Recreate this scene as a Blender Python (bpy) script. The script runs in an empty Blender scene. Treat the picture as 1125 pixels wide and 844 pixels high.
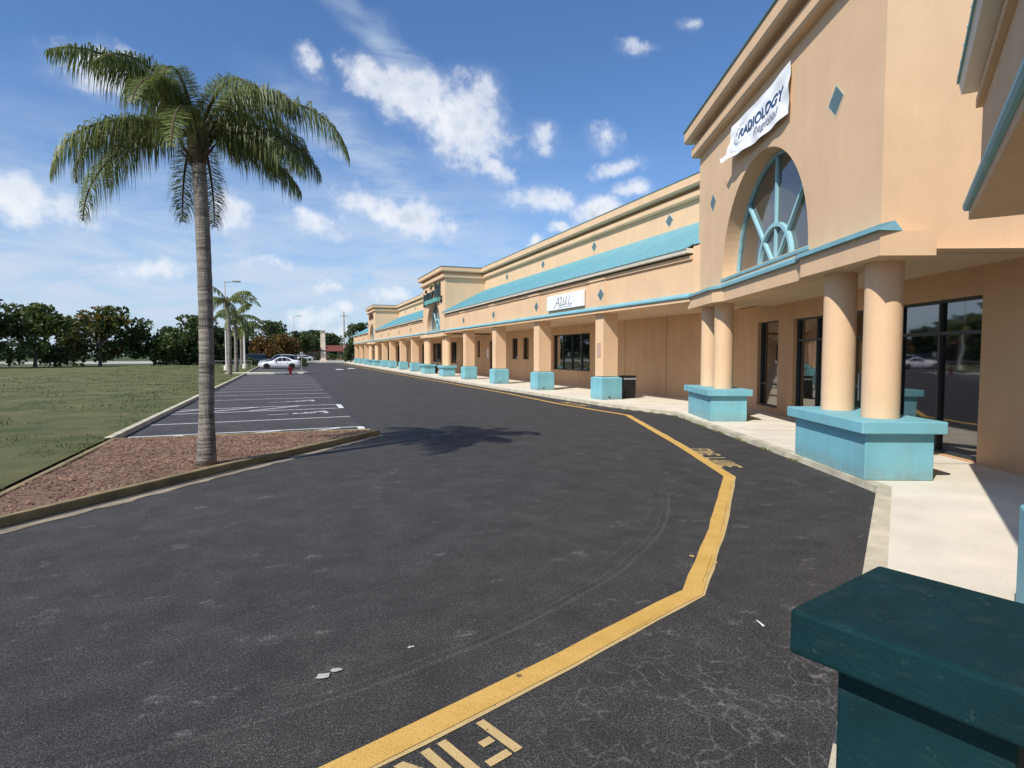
import bpy, bmesh, math, random
from mathutils import Vector, Matrix
R = math.radians
random.seed(7)
SC = bpy.context.scene
COL = SC.collection

# ------------------------------------------------------------------ helpers
class MB:
    """collects geometry for ONE mesh object; several materials allowed"""
    def __init__(s): s.v=[]; s.f=[]; s.m=[]
    def poly(s, pts, mi=0):
        b=len(s.v); s.v+= [tuple(p) for p in pts]; s.f.append(tuple(range(b,b+len(pts)))); s.m.append(mi)
    def box(s, a, b, mi=0, F=None):
        (x0,y0,z0),(x1,y1,z1)=a,b
        x0,x1=min(x0,x1),max(x0,x1); y0,y1=min(y0,y1),max(y0,y1); z0,z1=min(z0,z1),max(z0,z1)
        P=[(x0,y0,z0),(x1,y0,z0),(x1,y1,z0),(x0,y1,z0),(x0,y0,z1),(x1,y0,z1),(x1,y1,z1),(x0,y1,z1)]
        if F: P=[F(*p) for p in P]
        k=len(s.v); s.v+=[tuple(p) for p in P]
        for q in ((0,3,2,1),(4,5,6,7),(0,1,5,4),(1,2,6,5),(2,3,7,6),(3,0,4,7)):
            s.f.append(tuple(k+i for i in q)); s.m.append(mi)
    def prism(s, prof, a, b, fn, mi=0, caps=True):
        """profile [(n,z)] closed, extruded from a to b by fn(t,n,z)"""
        k=len(s.v); n=len(prof)
        for t in (a,b):
            for (p,z) in prof: s.v.append(tuple(fn(t,p,z)))
        for i in range(n):
            j=(i+1)%n; s.f.append((k+i,k+j,k+n+j,k+n+i)); s.m.append(mi if not isinstance(mi,(list,tuple)) else mi[i])
        if caps:
            m0=mi if not isinstance(mi,(list,tuple)) else mi[0]
            s.f.append(tuple(k+i for i in reversed(range(n)))); s.m.append(m0)
            s.f.append(tuple(k+n+i for i in range(n))); s.m.append(m0)
    def tube(s, pts, rad, seg=8, mi=0, caps=True):
        pts=[Vector(p) for p in pts]; n=len(pts)
        if not isinstance(rad,(list,tuple)): rad=[rad]*n
        rings=[]
        for i,p in enumerate(pts):
            t=(pts[min(i+1,n-1)]-pts[max(i-1,0)]).normalized()
            u=t.cross(Vector((0,0,1)))
            if u.length<1e-3: u=t.cross(Vector((0,1,0)))
            u.normalize(); w=u.cross(t)
            k=len(s.v); rings.append(k)
            for j in range(seg):
                a=2*math.pi*j/seg; s.v.append(tuple(p+(u*math.cos(a)+w*math.sin(a))*rad[i]))
        for i in range(n-1):
            for j in range(seg):
                q=(j+1)%seg; s.f.append((rings[i]+j,rings[i]+q,rings[i+1]+q,rings[i+1]+j)); s.m.append(mi)
        if caps:
            s.f.append(tuple(rings[0]+j for j in reversed(range(seg)))); s.m.append(mi)
            s.f.append(tuple(rings[-1]+j for j in range(seg))); s.m.append(mi)
    def lathe(s, prof, c=(0,0,0), seg=20, mi=0):
        """[(r,z)]"""
        k=len(s.v); n=len(prof)
        for (r,z) in prof:
            for j in range(seg):
                a=2*math.pi*j/seg; s.v.append((c[0]+r*math.cos(a),c[1]+r*math.sin(a),c[2]+z))
        for i in range(n-1):
            for j in range(seg):
                q=(j+1)%seg; s.f.append((k+i*seg+j,k+i*seg+q,k+(i+1)*seg+q,k+(i+1)*seg+j)); s.m.append(mi)
        s.f.append(tuple(k+j for j in reversed(range(seg)))); s.m.append(mi)
        s.f.append(tuple(k+(n-1)*seg+j for j in range(seg))); s.m.append(mi)
    def build(s, name, mats, parent=None, loc=None, smooth=False, bevel=0, recalc=True, rot=None, auto=None):
        me=bpy.data.meshes.new(name); me.from_pydata(s.v,[],s.f)
        if not isinstance(mats,(list,tuple)): mats=[mats]
        for m in mats: me.materials.append(m)
        for p,mi in zip(me.polygons,s.m): p.material_index=mi; p.use_smooth=smooth
        if recalc:
            bm=bmesh.new(); bm.from_mesh(me)
            bmesh.ops.remove_doubles(bm,verts=bm.verts,dist=1e-5)
            bmesh.ops.recalc_face_normals(bm,faces=bm.faces); bm.to_mesh(me); bm.free()
        me.update()
        if auto is not None:
            try: me.set_sharp_from_angle(angle=R(auto))
            except Exception: pass
        o=bpy.data.objects.new(name,me); COL.objects.link(o)
        if parent: o.parent=parent
        if loc is not None: o.location=loc
        if rot is not None: o.rotation_euler=rot
        if bevel:
            b=o.modifiers.new('bevel','BEVEL'); b.width=bevel; b.segments=2; b.limit_method='ANGLE'; b.angle_limit=R(40)
        return o

def tag(o, label=None, cat=None, group=None, kind=None):
    if label: o['label']=label
    if cat: o['category']=cat
    if group: o['group']=group
    if kind: o['kind']=kind
    return o
def empty(name, loc, rz=0, label=None, cat=None, group=None):
    o=bpy.data.objects.new(name,None); COL.objects.link(o); o.location=loc; o.rotation_euler=(0,0,rz); o.empty_display_size=.3
    return tag(o,label,cat,group)
def copy_tree(o, parent=None):
    c=o.copy(); COL.objects.link(c); c.parent=parent
    for ch in list(o.children): copy_tree(ch,c)
    return c

# ------------------------------------------------------------------ materials
class NG:
    def __init__(s, nt): s.nt=nt
    def n(s, t, **kw):
        nd=s.nt.nodes.new(t)
        for k,v in kw.items(): setattr(nd,k,v)
        return nd
    def l(s,a,b): s.nt.links.new(a,b)
    def setin(s, sock, v):
        if hasattr(v,'is_output') or isinstance(v,bpy.types.NodeSocket): s.l(v,sock)
        else: sock.default_value=v
    def math(s, op, a, b=None, c=None, clamp=False):
        nd=s.n('ShaderNodeMath',operation=op,use_clamp=clamp); s.setin(nd.inputs[0],a)
        if b is not None: s.setin(nd.inputs[1],b)
        if c is not None: s.setin(nd.inputs[2],c)
        return nd.outputs[0]
    def vmath(s, op, a, b=None, out=0):
        nd=s.n('ShaderNodeVectorMath',operation=op); s.setin(nd.inputs[0],a)
        if b is not None: s.setin(nd.inputs[1],b)
        return nd.outputs[out]
    def noise(s, vec, scale, detail=3, rough=.55, dist=0):
        nd=s.n('ShaderNodeTexNoise'); s.l(vec,nd.inputs['Vector']); nd.inputs['Scale'].default_value=scale
        nd.inputs['Detail'].default_value=detail; nd.inputs['Roughness'].default_value=rough; nd.inputs['Distortion'].default_value=dist
        return nd.outputs[0]
    def map(s, v, a, b, c=0, d=1, smooth=False):
        nd=s.n('ShaderNodeMapRange'); nd.interpolation_type='SMOOTHSTEP' if smooth else 'LINEAR'
        s.l(v,nd.inputs[0])
        for i,x in zip((1,2,3,4),(a,b,c,d)): s.setin(nd.inputs[i],x)
        return nd.outputs[0]
    def mix(s, f, a, b, mode='MIX'):
        nd=s.n('ShaderNodeMix',data_type='RGBA',blend_type=mode); s.setin(nd.inputs[0],f)
        s.setin(nd.inputs[6],a if not isinstance(a,tuple) else (*a,1) if len(a)==3 else a)
        s.setin(nd.inputs[7],b if not isinstance(b,tuple) else (*b,1) if len(b)==3 else b)
        return nd.outputs[2]
    def pos(s): return s.n('ShaderNodeNewGeometry').outputs['Position']
    def scale(s, v, xyz):
        nd=s.n('ShaderNodeVectorMath',operation='MULTIPLY'); s.l(v,nd.inputs[0]); nd.inputs[1].default_value=xyz; return nd.outputs[0]
    def bump(s, h, strength=.3, dist=.01):
        nd=s.n('ShaderNodeBump'); s.l(h,nd.inputs['Height']); nd.inputs['Strength'].default_value=strength; nd.inputs['Distance'].default_value=dist
        return nd.outputs[0]
def newmat(name):
    m=bpy.data.materials.new(name); m.use_nodes=True; g=NG(m.node_tree); b=m.node_tree.nodes['Principled BSDF']
    return m,g,b
def mat(name, col, rough=.7, var=.12, sc=3, fine=0, bump=0, spec=.4, metal=0, stain=0, coat=0):
    m,g,b=newmat(name); p=g.pos()
    n1=g.noise(p,sc,4)
    f=g.map(n1,.3,.7,1-var,1+var)
    if fine:
        n2=g.noise(p,90,2); f=g.math('MULTIPLY',f,g.map(n2,.3,.7,1-fine,1+fine))
    if stain:
        n3=g.noise(g.scale(p,(2.2,2.2,.25)),1.2,5,.6)
        f=g.math('MULTIPLY',f,g.map(n3,.35,.7,1+stain*.3,1-stain))
    nd=g.n('ShaderNodeVectorMath',operation='SCALE'); nd.inputs[0].default_value=col; g.l(f,nd.inputs['Scale'])
    g.l(nd.outputs[0],b.inputs['Base Color'])
    b.inputs['Roughness'].default_value=rough; b.inputs['Specular IOR Level'].default_value=spec; b.inputs['Metallic'].default_value=metal
    b.inputs['Coat Weight'].default_value=coat
    if bump: g.l(g.bump(g.noise(p,60,3),bump,.01),b.inputs['Normal'])
    return m

SUNV=Vector((1,.56,-1.16)).normalized()   # direction light travels

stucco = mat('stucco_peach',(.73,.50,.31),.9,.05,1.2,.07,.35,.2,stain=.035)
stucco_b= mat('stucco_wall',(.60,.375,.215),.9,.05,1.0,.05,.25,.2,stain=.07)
stucco_d= mat('stucco_joint',(.2,.13,.08),.9)
soffit_m= mat('soffit',(.66,.48,.32),.9,.05,1,.0,.15,.2)
teal   = mat('teal_paint',(.19,.47,.54),.6,.07,2,.04,.15,.4,stain=.12)
teal_w = mat('teal_trim',(.21,.44,.50),.55,.06,2,0,0,.4,stain=.1)
teal_r = mat('teal_metal_roof',(.21,.465,.52),.45,.06,.8,0,0,.4,stain=.08)
gutter_m=mat('gutter_pale',(.74,.68,.57),.5,.05,2)
diamond_m=mat('diamond_tile',(.10,.175,.19),.5,.12,6)
grout_m=mat('diamond_surround',(.72,.62,.46),.8)
capmetal=mat('parapet_metal',(.1,.2,.22),.5)
frame_m=mat('window_frame',(.035,.045,.045),.45,.05)
frame_t=mat('arch_frame_teal',(.30,.54,.60),.5,.05)
door_m =mat('door_white',(.6,.58,.55),.5)
dark_m =mat('dark_plastic',(.012,.013,.014),.45)
grey_m =mat('grey_metal',(.32,.33,.33),.45,.08)
pole_m =mat('pole_pale',(.62,.6,.56),.6,.08)
white_m=mat('sign_white',(.86,.87,.88),.5,.03)
ink_m  =mat('sign_ink',(.03,.05,.06),.6,.0)
navy_m =mat('banner_navy',(.028,.085,.2),.7,.0)
greyink=mat('banner_grey',(.3,.34,.4),.7,.0)
green_s=mat('sign_green',(.12,.36,.31),.5,.05)
olive_m=mat('sign_olive',(.25,.22,.09),.6,.05)
teal_shade  =mat('teal_paint_shaded',(.002,.030,.036),.55,.15,6,.1)  # column base teal darkened, shade put into the colour
conc   =mat('concrete',(.70,.64,.525),.9,.10,1.3,.1,.3,.2)
kerb_m =mat('kerb_concrete',(.52,.47,.35),.9,.25,2.5,.15,.3,.2)
kerb_o =mat('kerb_old',(.26,.205,.11),.9,.3,3,.15,.4,.2)
white_p=mat('white_paint',(.66,.66,.66),.8,.2,6,.15)
weed_m =mat('dry_weed',(.16,.16,.05),.9,.3,8)
red_m  =mat('hydrant_red',(.5,.02,.015),.45,.1)
brick_roof=mat('red_brown_roof',(.17,.05,.035),.85,.2,1)
house_m=mat('house_wall',(.3,.2,.14),.9,.1,1)
pale_m=mat('pale_wall',(.5,.4,.3),.9,.1,1)
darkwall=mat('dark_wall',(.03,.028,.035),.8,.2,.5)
tan_m=mat('pylon_tan',(.72,.61,.48),.9,.1,1)
wood_m=mat('pole_wood',(.32,.27,.22),.9,.15,2)
road_m =mat('pale_road',(.42,.385,.32),.9,.12,.3,.05)
soil_m =mat('grassy_soil',(.06,.085,.025),.95,.3,.15)

def teal_wear(m,chip,dirt):
    g=NG(m.node_tree); b=m.node_tree.nodes['Principled BSDF']; src=b.inputs['Base Color'].links[0].from_socket
    p=g.pos(); sp=g.n('ShaderNodeSeparateXYZ'); g.l(p,sp.inputs[0]); z=sp.outputs[2]
    n=g.noise(p,7,5,.7); d=g.math('MULTIPLY',g.map(z,.10,.42,dirt,0,True),g.map(n,.3,.65,.25,1))
    c=g.mix(d,src,(.20,.18,.13))
    k=g.math('MULTIPLY',g.map(g.noise(p,26,6,.75),.66,.68,0,1),chip)
    c=g.mix(k,c,(.40,.38,.33))
    k2=g.map(g.noise(g.scale(p,(9,9,1.2)),1.3,5,.65),.45,.75,0,.3)
    c=g.mix(k2,c,(.30,.36,.36))
    g.l(c,b.inputs['Base Color']); g.l(g.bump(g.noise(p,130,3,.6),.35,.006),b.inputs['Normal'])
teal_wear(teal,.6,.55)
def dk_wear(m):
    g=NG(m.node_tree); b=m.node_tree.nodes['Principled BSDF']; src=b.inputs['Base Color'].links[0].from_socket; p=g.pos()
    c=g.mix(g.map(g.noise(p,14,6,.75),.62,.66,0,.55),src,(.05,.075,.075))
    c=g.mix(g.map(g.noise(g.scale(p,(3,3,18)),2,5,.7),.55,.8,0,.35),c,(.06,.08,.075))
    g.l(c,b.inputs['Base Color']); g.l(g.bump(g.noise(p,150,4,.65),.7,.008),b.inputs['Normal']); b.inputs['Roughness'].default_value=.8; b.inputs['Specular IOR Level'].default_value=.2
dk_wear(teal_shade)
def glass_mat():
    m,g,b=newmat('dark_glass'); p=g.pos()
    b.inputs['Base Color'].default_value=(.006,.009,.010,1); b.inputs['Roughness'].default_value=.03
    b.inputs['Specular IOR Level'].default_value=.9; b.inputs['IOR'].default_value=2.1
    g.l(g.bump(g.noise(p,.9,2),.04,.05),b.inputs['Normal'])
    return m
glass=glass_mat()
arch_glass=glass_mat(); _b=arch_glass.node_tree.nodes['Principled BSDF']; _b.inputs['Base Color'].default_value=(.075,.068,.055,1); _b.inputs['IOR'].default_value=1.7; _b.inputs['Roughness'].default_value=.08
def car_glass():
    m,g,b=newmat('car_glass'); b.inputs['Base Color'].default_value=(.012,.015,.017,1); b.inputs['Roughness'].default_value=.05; return m
cglass=car_glass()
def paint(name,c,rough=.3):
    m,g,b=newmat(name); b.inputs['Base Color'].default_value=(*c,1); b.inputs['Roughness'].default_value=rough; b.inputs['Coat Weight'].default_value=.6
    p=g.pos(); n=g.noise(p,2,2); g.l(g.mix(g.map(n,.35,.65),tuple(x*.93 for x in c),c),b.inputs['Base Color']); return m
car_white=paint('car_white',(.88,.88,.89)); car_silver=paint('car_silver',(.32,.33,.35)); car_dark=paint('car_dark',(.015,.03,.035))
rubber=mat('tyre_rubber',(.012,.012,.012),.8,.1); rim_m=mat('alloy_rim',(.45,.46,.48),.35,.05,metal=.6)
lamp_c=mat('lamp_lens',(.6,.6,.58),.2); lamp_r=mat('tail_lens',(.35,.01,.01),.25)

def asphalt_mat():
    m,g,b=newmat('asphalt'); p=g.pos()
    sep=g.n('ShaderNodeSeparateXYZ'); g.l(p,sep.inputs[0]); X,Y=sep.outputs[0],sep.outputs[1]
    big=g.noise(p,.22,5,.6); mid=g.noise(p,1.6,5,.6)
    stre=g.noise(g.scale(p,(.35,1.6,1)),.55,4,.6)
    base=g.math('MULTIPLY',g.map(big,.3,.7,.90,1.12),g.map(mid,.3,.7,.95,1.05))
    base=g.math('MULTIPLY',base,g.map(stre,.3,.7,.88,1.14))
    # aggregate speckle at three sizes so that it still shows farther off
    f1=g.noise(p,105,2,.7); f2=g.noise(p,230,1,.5); f3=g.noise(p,44,4,.8)
    patch=g.map(g.noise(p,2.2,6,.75),.36,.66,.42,1.12)
    sp=g.math('MULTIPLY',g.map(f1,.52,.68,0,1),patch)
    sp=g.math('ADD',sp,g.math('MULTIPLY',g.map(f2,.54,.66,0,1.3),patch))
    sp=g.math('ADD',sp,g.math('MULTIPLY',g.map(f3,.53,.66,0,.75),patch))
    dk=g.math('MULTIPLY',g.map(f1,.38,.52,.35,1),g.map(f3,.34,.5,.7,1))
    st=g.math('MULTIPLY',g.map(X,1.6,1.9,1,0),g.map(Y,13.5,15.5,0,1))
    far_tone=g.map(Y,10,55,0,.75)  # paler toward the far end of the lot
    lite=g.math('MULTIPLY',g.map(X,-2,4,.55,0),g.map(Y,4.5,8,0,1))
    tone=g.math('ADD',1.0,g.math('ADD',g.math('ADD',g.math('MULTIPLY',st,.45),far_tone),lite))
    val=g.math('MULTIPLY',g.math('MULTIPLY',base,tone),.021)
    val=g.math('MULTIPLY',val,dk)
    val=g.math('ADD',val,g.math('MULTIPLY',sp,.090))
    # tyre arc scuffs : circles about a point in the lot
    def arc(cx,cy,r,w,a):
        dx=g.math('SUBTRACT',X,cx); dy=g.math('SUBTRACT',Y,cy)
        d=g.math('SQRT',g.math('ADD',g.math('MULTIPLY',dx,dx),g.math('MULTIPLY',dy,dy)))
        d=g.math('ADD',d,g.math('MULTIPLY',g.math('SUBTRACT',g.noise(p,1.2,2),.5),.10))
        e=g.math('ABSOLUTE',g.math('SUBTRACT',d,r))
        k=g.map(e,0,w,1,0,True)
        return g.math('MULTIPLY',k,g.math('MULTIPLY',g.map(g.noise(p,70,3,.7),.46,.62),a))
    sc=arc(-1.50,10.38,7.25,.03,.075)
    sc=g.math('ADD',sc,arc(-1.50,10.38,7.17,.02,.045))
    sc=g.math('ADD',sc,arc(-1.50,10.38,7.02,.02,.03))
    sc=g.math('ADD',sc,arc(-1.9,10.9,6.6,.02,.04))
    sc=g.math('MULTIPLY',sc,g.map(Y,6.3,7.8,1,0))
    sc=g.math('MULTIPLY',sc,g.map(X,-2.5,.6,.25,1))
    val=g.math('ADD',val,sc)
    oil=g.noise(p,.9,4,.65); val=g.math('MULTIPLY',val,g.map(oil,.68,.74,1,.86))
    # pale worn blotches
    bl=g.noise(g.scale(p,(1,1.7,1)),2.2,5,.7)
    val=g.math('ADD',val,g.math('MULTIPLY',g.map(bl,.60,.70,0,.14),g.map(g.noise(p,45,3,.7),.42,.6)))
    # crazed cracking to the right of the yellow line, close by
    vo=g.n('ShaderNodeTexVoronoi',feature='DISTANCE_TO_EDGE'); vo.inputs['Scale'].default_value=6.0
    w=g.n('ShaderNodeVectorMath',operation='ADD'); g.l(p,w.inputs[0])
    nn=g.n('ShaderNodeTexNoise'); g.l(p,nn.inputs['Vector']); nn.inputs['Scale'].default_value=4; nn.inputs['Detail'].default_value=4
    sv=g.n('ShaderNodeVectorMath',operation='SCALE'); g.l(nn.outputs[1],sv.inputs[0]); sv.inputs['Scale'].default_value=.26
    g.l(sv.outputs[0],w.inputs[1]); g.l(w.outputs[0],vo.inputs['Vector'])
    ck=g.math('MULTIPLY',g.map(vo.outputs['Distance'],0,.055,1,0,True),g.map(g.noise(p,16,4,.75),.40,.60,.0,1))
    ddx=g.math('SUBTRACT',X,2.2); ddy=g.math('SUBTRACT',Y,2.35)
    dd=g.math('SQRT',g.math('ADD',g.math('MULTIPLY',ddx,ddx),g.math('MULTIPLY',g.math('MULTIPLY',ddy,ddy),1.5)))
    reg=g.math('MULTIPLY',g.map(dd,.6,1.6,1,0,True),g.map(g.noise(p,2.6,3),.36,.54))
    val=g.math('ADD',val,g.math('MULTIPLY',g.math('MULTIPLY',ck,reg),.10))
    tint=g.mix(g.map(big,.35,.65),(1.03,.98,.945),(1.08,1.0,.93))
    nd=g.n('ShaderNodeVectorMath',operation='SCALE'); g.l(tint,nd.inputs[0]); g.l(val,nd.inputs['Scale'])
    g.l(nd.outputs[0],b.inputs['Base Color'])
    b.inputs['Roughness'].default_value=.82; b.inputs['Specular IOR Level'].default_value=.35
    h=g.math('ADD',g.math('MULTIPLY',f1,.7),g.math('MULTIPLY',f2,.5))
    g.l(g.bump(h,.5,.010),b.inputs['Normal'])
    return m
asphalt=asphalt_mat()

def yellow_mat(name,c1,c2,worn):
    m,g,b=newmat(name); p=g.pos()
    f=g.noise(p,160,2,.6); k=g.noise(p,3,5,.65)
    col=g.mix(g.map(k,.35,.68),c1,c2)
    col=g.mix(g.map(f,.28,.46,.75,0),col,(.16,.10,.03))
    hole=g.map(g.noise(p,38,4,.75),worn,worn+.05,0,1)
    col=g.mix(hole,col,(.04,.037,.035))
    g.l(col,b.inputs['Base Color']); b.inputs['Roughness'].default_value=.8; b.inputs['Specular IOR Level'].default_value=.25
    g.l(g.bump(f,.5,.01),b.inputs['Normal']); return m
yellow=yellow_mat('yellow_road_paint',(.60,.36,.085),(.70,.44,.13),.70)
yellow_old=yellow_mat('yellow_old_paint',(.56,.41,.19),(.64,.47,.22),.63)
def mulch_mat():
    m,g,b=newmat('mulch'); p=g.pos()
    n=g.noise(p,60,4,.75); n2=g.noise(p,1.3,3)
    col=g.mix(g.map(n,.33,.67),(.11,.053,.03),(.46,.285,.19))
    col=g.mix(g.map(n2,.3,.7,0,.35),col,(.42,.27,.2))
    g.l(col,b.inputs['Base Color']); b.inputs['Roughness'].default_value=.95
    g.l(g.bump(n,1,.04),b.inputs['Normal']); return m
mulch_m=mulch_mat()
def leaf_mat(name,c1,c2,tr=.35,rough=.55):
    m,g,b=newmat(name); out=m.node_tree.nodes['Material Output']
    rnd=g.n('ShaderNodeNewGeometry').outputs['Random Per Island']
    col=g.mix(rnd,c1,c2); p=g.pos()
    col=g.mix(g.map(g.noise(p,.8,3),.35,.65,.0,.55),col,tuple(x*.45 for x in c1))
    g.l(col,b.inputs['Base Color']); b.inputs['Roughness'].default_value=rough; b.inputs['Specular IOR Level'].default_value=.35
    t=g.n('ShaderNodeBsdfTranslucent'); g.l(col,t.inputs['Color'])
    mx=g.n('ShaderNodeMixShader'); mx.inputs[0].default_value=tr; g.l(b.outputs[0],mx.inputs[1]); g.l(t.outputs[0],mx.inputs[2]); g.l(mx.outputs[0],out.inputs['Surface'])
    return m
palm_leaf=leaf_mat('palm_leaf',(.085,.135,.035),(.36,.40,.12),.4,.4)
leaf_dark=leaf_mat('leaf_dark_green',(.03,.052,.017),(.10,.145,.045))
leaf_green=leaf_mat('leaf_green',(.045,.08,.018),(.17,.21,.055))
leaf_gold=leaf_mat('leaf_golden',(.12,.085,.012),(.24,.16,.03))
leaf_rust=leaf_mat('leaf_rust',(.10,.035,.015),(.22,.09,.035))
bark=mat('bark',(.13,.10,.075),.95,.2,4,.1,.5)
palm_bark=mat('palm_bark',(.24,.21,.175),.95,.2,4,.15,.6)
def ring_bark(m):
    g=NG(m.node_tree); b=m.node_tree.nodes['Principled BSDF']; src=b.inputs['Base Color'].links[0].from_socket; p=g.pos()
    n=g.noise(g.scale(p,(1.2,1.2,13)),1.0,3,.6); v=g.noise(g.scale(p,(16,16,1.5)),1.5,4,.7)
    c=g.mix(g.map(n,.38,.5,.75,0),src,(.07,.06,.045)); c=g.mix(g.map(v,.5,.72,0,.55),c,(.36,.35,.31))
    g.l(c,b.inputs['Base Color']); g.l(g.bump(g.math('ADD',n,g.math('MULTIPLY',v,.4)),.9,.05),b.inputs['Normal'])
ring_bark(palm_bark)
husk=mat('palm_husk',(.10,.075,.04),.95,.3,9)
def lawn_mat():
    m,g,b=newmat('lawn'); p=g.pos()
    n=g.noise(p,.55,6,.7); f=g.noise(p,60,3,.7)
    col=g.mix(g.map(n,.35,.68),(.075,.105,.022),(.26,.23,.085)); col=g.mix(g.map(f,.35,.65,0,.6),col,(.025,.04,.01))
    g.l(col,b.inputs['Base Color']); b.inputs['Roughness'].default_value=.95; g.l(g.bump(f,1,.04),b.inputs['Normal']); return m
lawn_m=lawn_mat()
grass_blade=leaf_mat('grass_blade',(.06,.10,.02),(.19,.20,.06),.3)
banner_cloth=mat('banner_cloth',(.84,.86,.88),.7,.03,3)
mesh_chip=leaf_mat('mulch_chip',(.13,.06,.035),(.50,.31,.205),.0,.9)

# ------------------------------------------------------------------ ground, roads
def sheet(name,pts,z,m,kind='structure'):
    b=MB(); b.poly([(x,y,z) for x,y in pts]); o=b.build(name,m); tag(o,kind=kind); return o
sheet('ground',[(-900,-900),(900,-900),(900,900),(-900,900)],-.03,soil_m)
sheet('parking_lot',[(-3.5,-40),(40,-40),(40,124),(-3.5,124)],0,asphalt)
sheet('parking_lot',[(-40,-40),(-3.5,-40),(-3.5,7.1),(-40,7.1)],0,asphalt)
sheet('road',[(-150,124),(150,124),(150,162),(-150,162)],-.004,road_m)
# sidewalk outline (kerb line first)
KL=[(10.05,121.5),(10.15,60),(10.25,30),(10.55,18.2),(10.98,15.15),(8.31,7.88),(7.45,5.75),(2.64,2.2),(-6,-4.05)]
def offset_line(pts,d):
    out=[]
    for i,p in enumerate(pts):
        a=Vector(pts[max(i-1,0)]); b=Vector(pts[min(i+1,len(pts)-1)]); c=Vector(p)
        t1=(c-a).normalized() if i>0 else (b-c).normalized(); t2=(b-c).normalized() if i<len(pts)-1 else t1
        n1=Vector((-t1.y,t1.x)); n2=Vector((-t2.y,t2.x)); n=(n1+n2).normalized(); k=1/max(.4,n.dot(n1))
        out.append(tuple(c+n*d*k))
    return out
KI=offset_line(KL,.17)
b=MB()
b.poly([(x,y,.098) for x,y in KI]+[(30,-4.1,.098),(30,121.5,.098)])
# scored joints in the slab
walk=b.build('sidewalk',conc); tag(walk,kind='structure')
b=MB()
for i in range(len(KL)-1):
    a,c=KL[i],KL[i+1]; ai,ci=KI[i],KI[i+1]
    b.poly([(*a,-.01),(*c,-.01),(*c,.1),(*a,.1)]); b.poly([(*a,.1),(*c,.1),(*ci,.1),(*ai,.1)])
kb=b.build('kerb',kerb_m,recalc=False); tag(kb,kind='structure')
def strip(name,pts,w,z,m,off=0):
    o1=offset_line(pts,off-w/2); o2=offset_line(pts,off+w/2); b=MB()
    for i in range(len(pts)-1): b.poly([(*o1[i],z),(*o1[i+1],z),(*o2[i+1],z),(*o2[i],z)])
    o=b.build(name,m); tag(o,kind='structure'); return o
# sidewalk control joints
for yy in [17.6+i*3.05 for i in range(34)]:
    strip('pavement_joint',[(10.6,yy),(14.75,yy)],.018,.1005,mat('joint',(.2,.18,.15),.9) if yy==17.6 else bpy.data.materials['joint'])
for k in range(4):
    t=.6+k*2.1; strip('pavement_joint',[(10.9-.383*t+.1,13.6-.924*t-.04),(14.2-.383*t,12.3-.924*t)],.018,.1005,bpy.data.materials['joint'])
# yellow fire lane line
def subdiv(pts,step,amp,seed):
    rr=random.Random(seed); out=[]
    for i in range(len(pts)-1):
        a,c=Vector(pts[i]),Vector(pts[i+1]); n=max(1,int((c-a).length/step))
        for k in range(n):
            q=a.lerp(c,k/n); out.append((q.x+rr.uniform(-amp,amp),q.y+rr.uniform(-amp,amp)))
    out.append(pts[-1]); return out
YL=[(8.75,118),(9.15,60),(9.52,35),(9.62,26),(9.45,20),(9.68,15.75),(7.47,10.05),(6.31,7.32),(4.28,5.15),(2.965,3.84),(1.25,3.13),(.22,2.74),(-1.2,2.2)]
YLs=subdiv(YL,.35,.006,3)
strip('fire_lane_line',YLs,.155,.008,yellow)
strip('old_fire_lane_line',subdiv(YL[4:],.3,.008,5),.12,.004,yellow_old,.045)
# dark hairline left where the two coats part
sm_=mat('seam',(.16,.11,.045),.9); sq=subdiv(YL[7:],.12,.004,9)
for i0,i1 in ((3,9),(14,25),(31,37),(44,47)): strip('paint_seam',sq[i0:i1+1],.004,.0085,sm_,.055)
for (x,y,r) in ((3.50,4.54,.03),(3.58,4.33,.035),(3.56,4.37,.025)):
    b=MB(); b.poly([(x+math.cos(a*.785)*r*random.uniform(.7,1.2),y+math.sin(a*.785)*r*random.uniform(.7,1.2),.0075) for a in range(8)]); tag(b.build('paint_drip',yellow_old),kind='structure')
b=MB(); b.poly([(1.235+math.cos(a*.785)*.02*random.uniform(.6,1.2),3.175+math.sin(a*.785)*.02*random.uniform(.6,1.2),.0095) for a in range(8)]); tag(b.build('tar_spot',bpy.data.materials['seam']),kind='structure')
# stencilled letters
GL={'F':[[(0,0),(.17,0),(.17,1),(0,1)],[(.22,.42),(.46,.42),(.46,.58),(.22,.58)],[(.22,.84),(.66,.84),(.66,1),(.22,1)]],
 'I':[[(0,0),(.17,0),(.17,1),(0,1)]],
 'R':[[(0,0),(.17,0),(.17,1),(0,1)],[(.22,.84),(.5,.84),(.62,.72),(.62,.6),(.46,.48),(.22,.44),(.22,.58),(.4,.61),(.46,.68),(.42,.72),(.22,.72)],[(.3,.4),(.47,.42),(.66,0),(.48,0)]],
 'E':[[(0,0),(.17,0),(.17,1),(0,1)],[(.22,.0),(.64,.0),(.64,.16),(.22,.16)],[(.22,.42),(.5,.42),(.5,.58),(.22,.58)],[(.22,.84),(.64,.84),(.64,1),(.22,1)]],
 'L':[[(0,0),(.17,0),(.17,1),(0,1)],[(.22,0),(.62,0),(.62,.16),(.22,.16)]],
 'A':[[(0,0),(.17,0),(.36,1),(.28,1)],[(.52,0),(.69,0),(.46,1),(.38,1)],[(.25,.22),(.44,.22),(.42,.36),(.27,.36)]],
 'N':[[(0,0),(.16,0),(.16,1),(0,1)],[(.54,0),(.7,0),(.7,1),(.54,1)],[(.19,1),(.3,1),(.51,0),(.4,0)]]}
WD={'F':.80,'I':.32,'R':.80,'E':.82,'L':.78,'A':.84,'N':.86,' ':.5}
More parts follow.
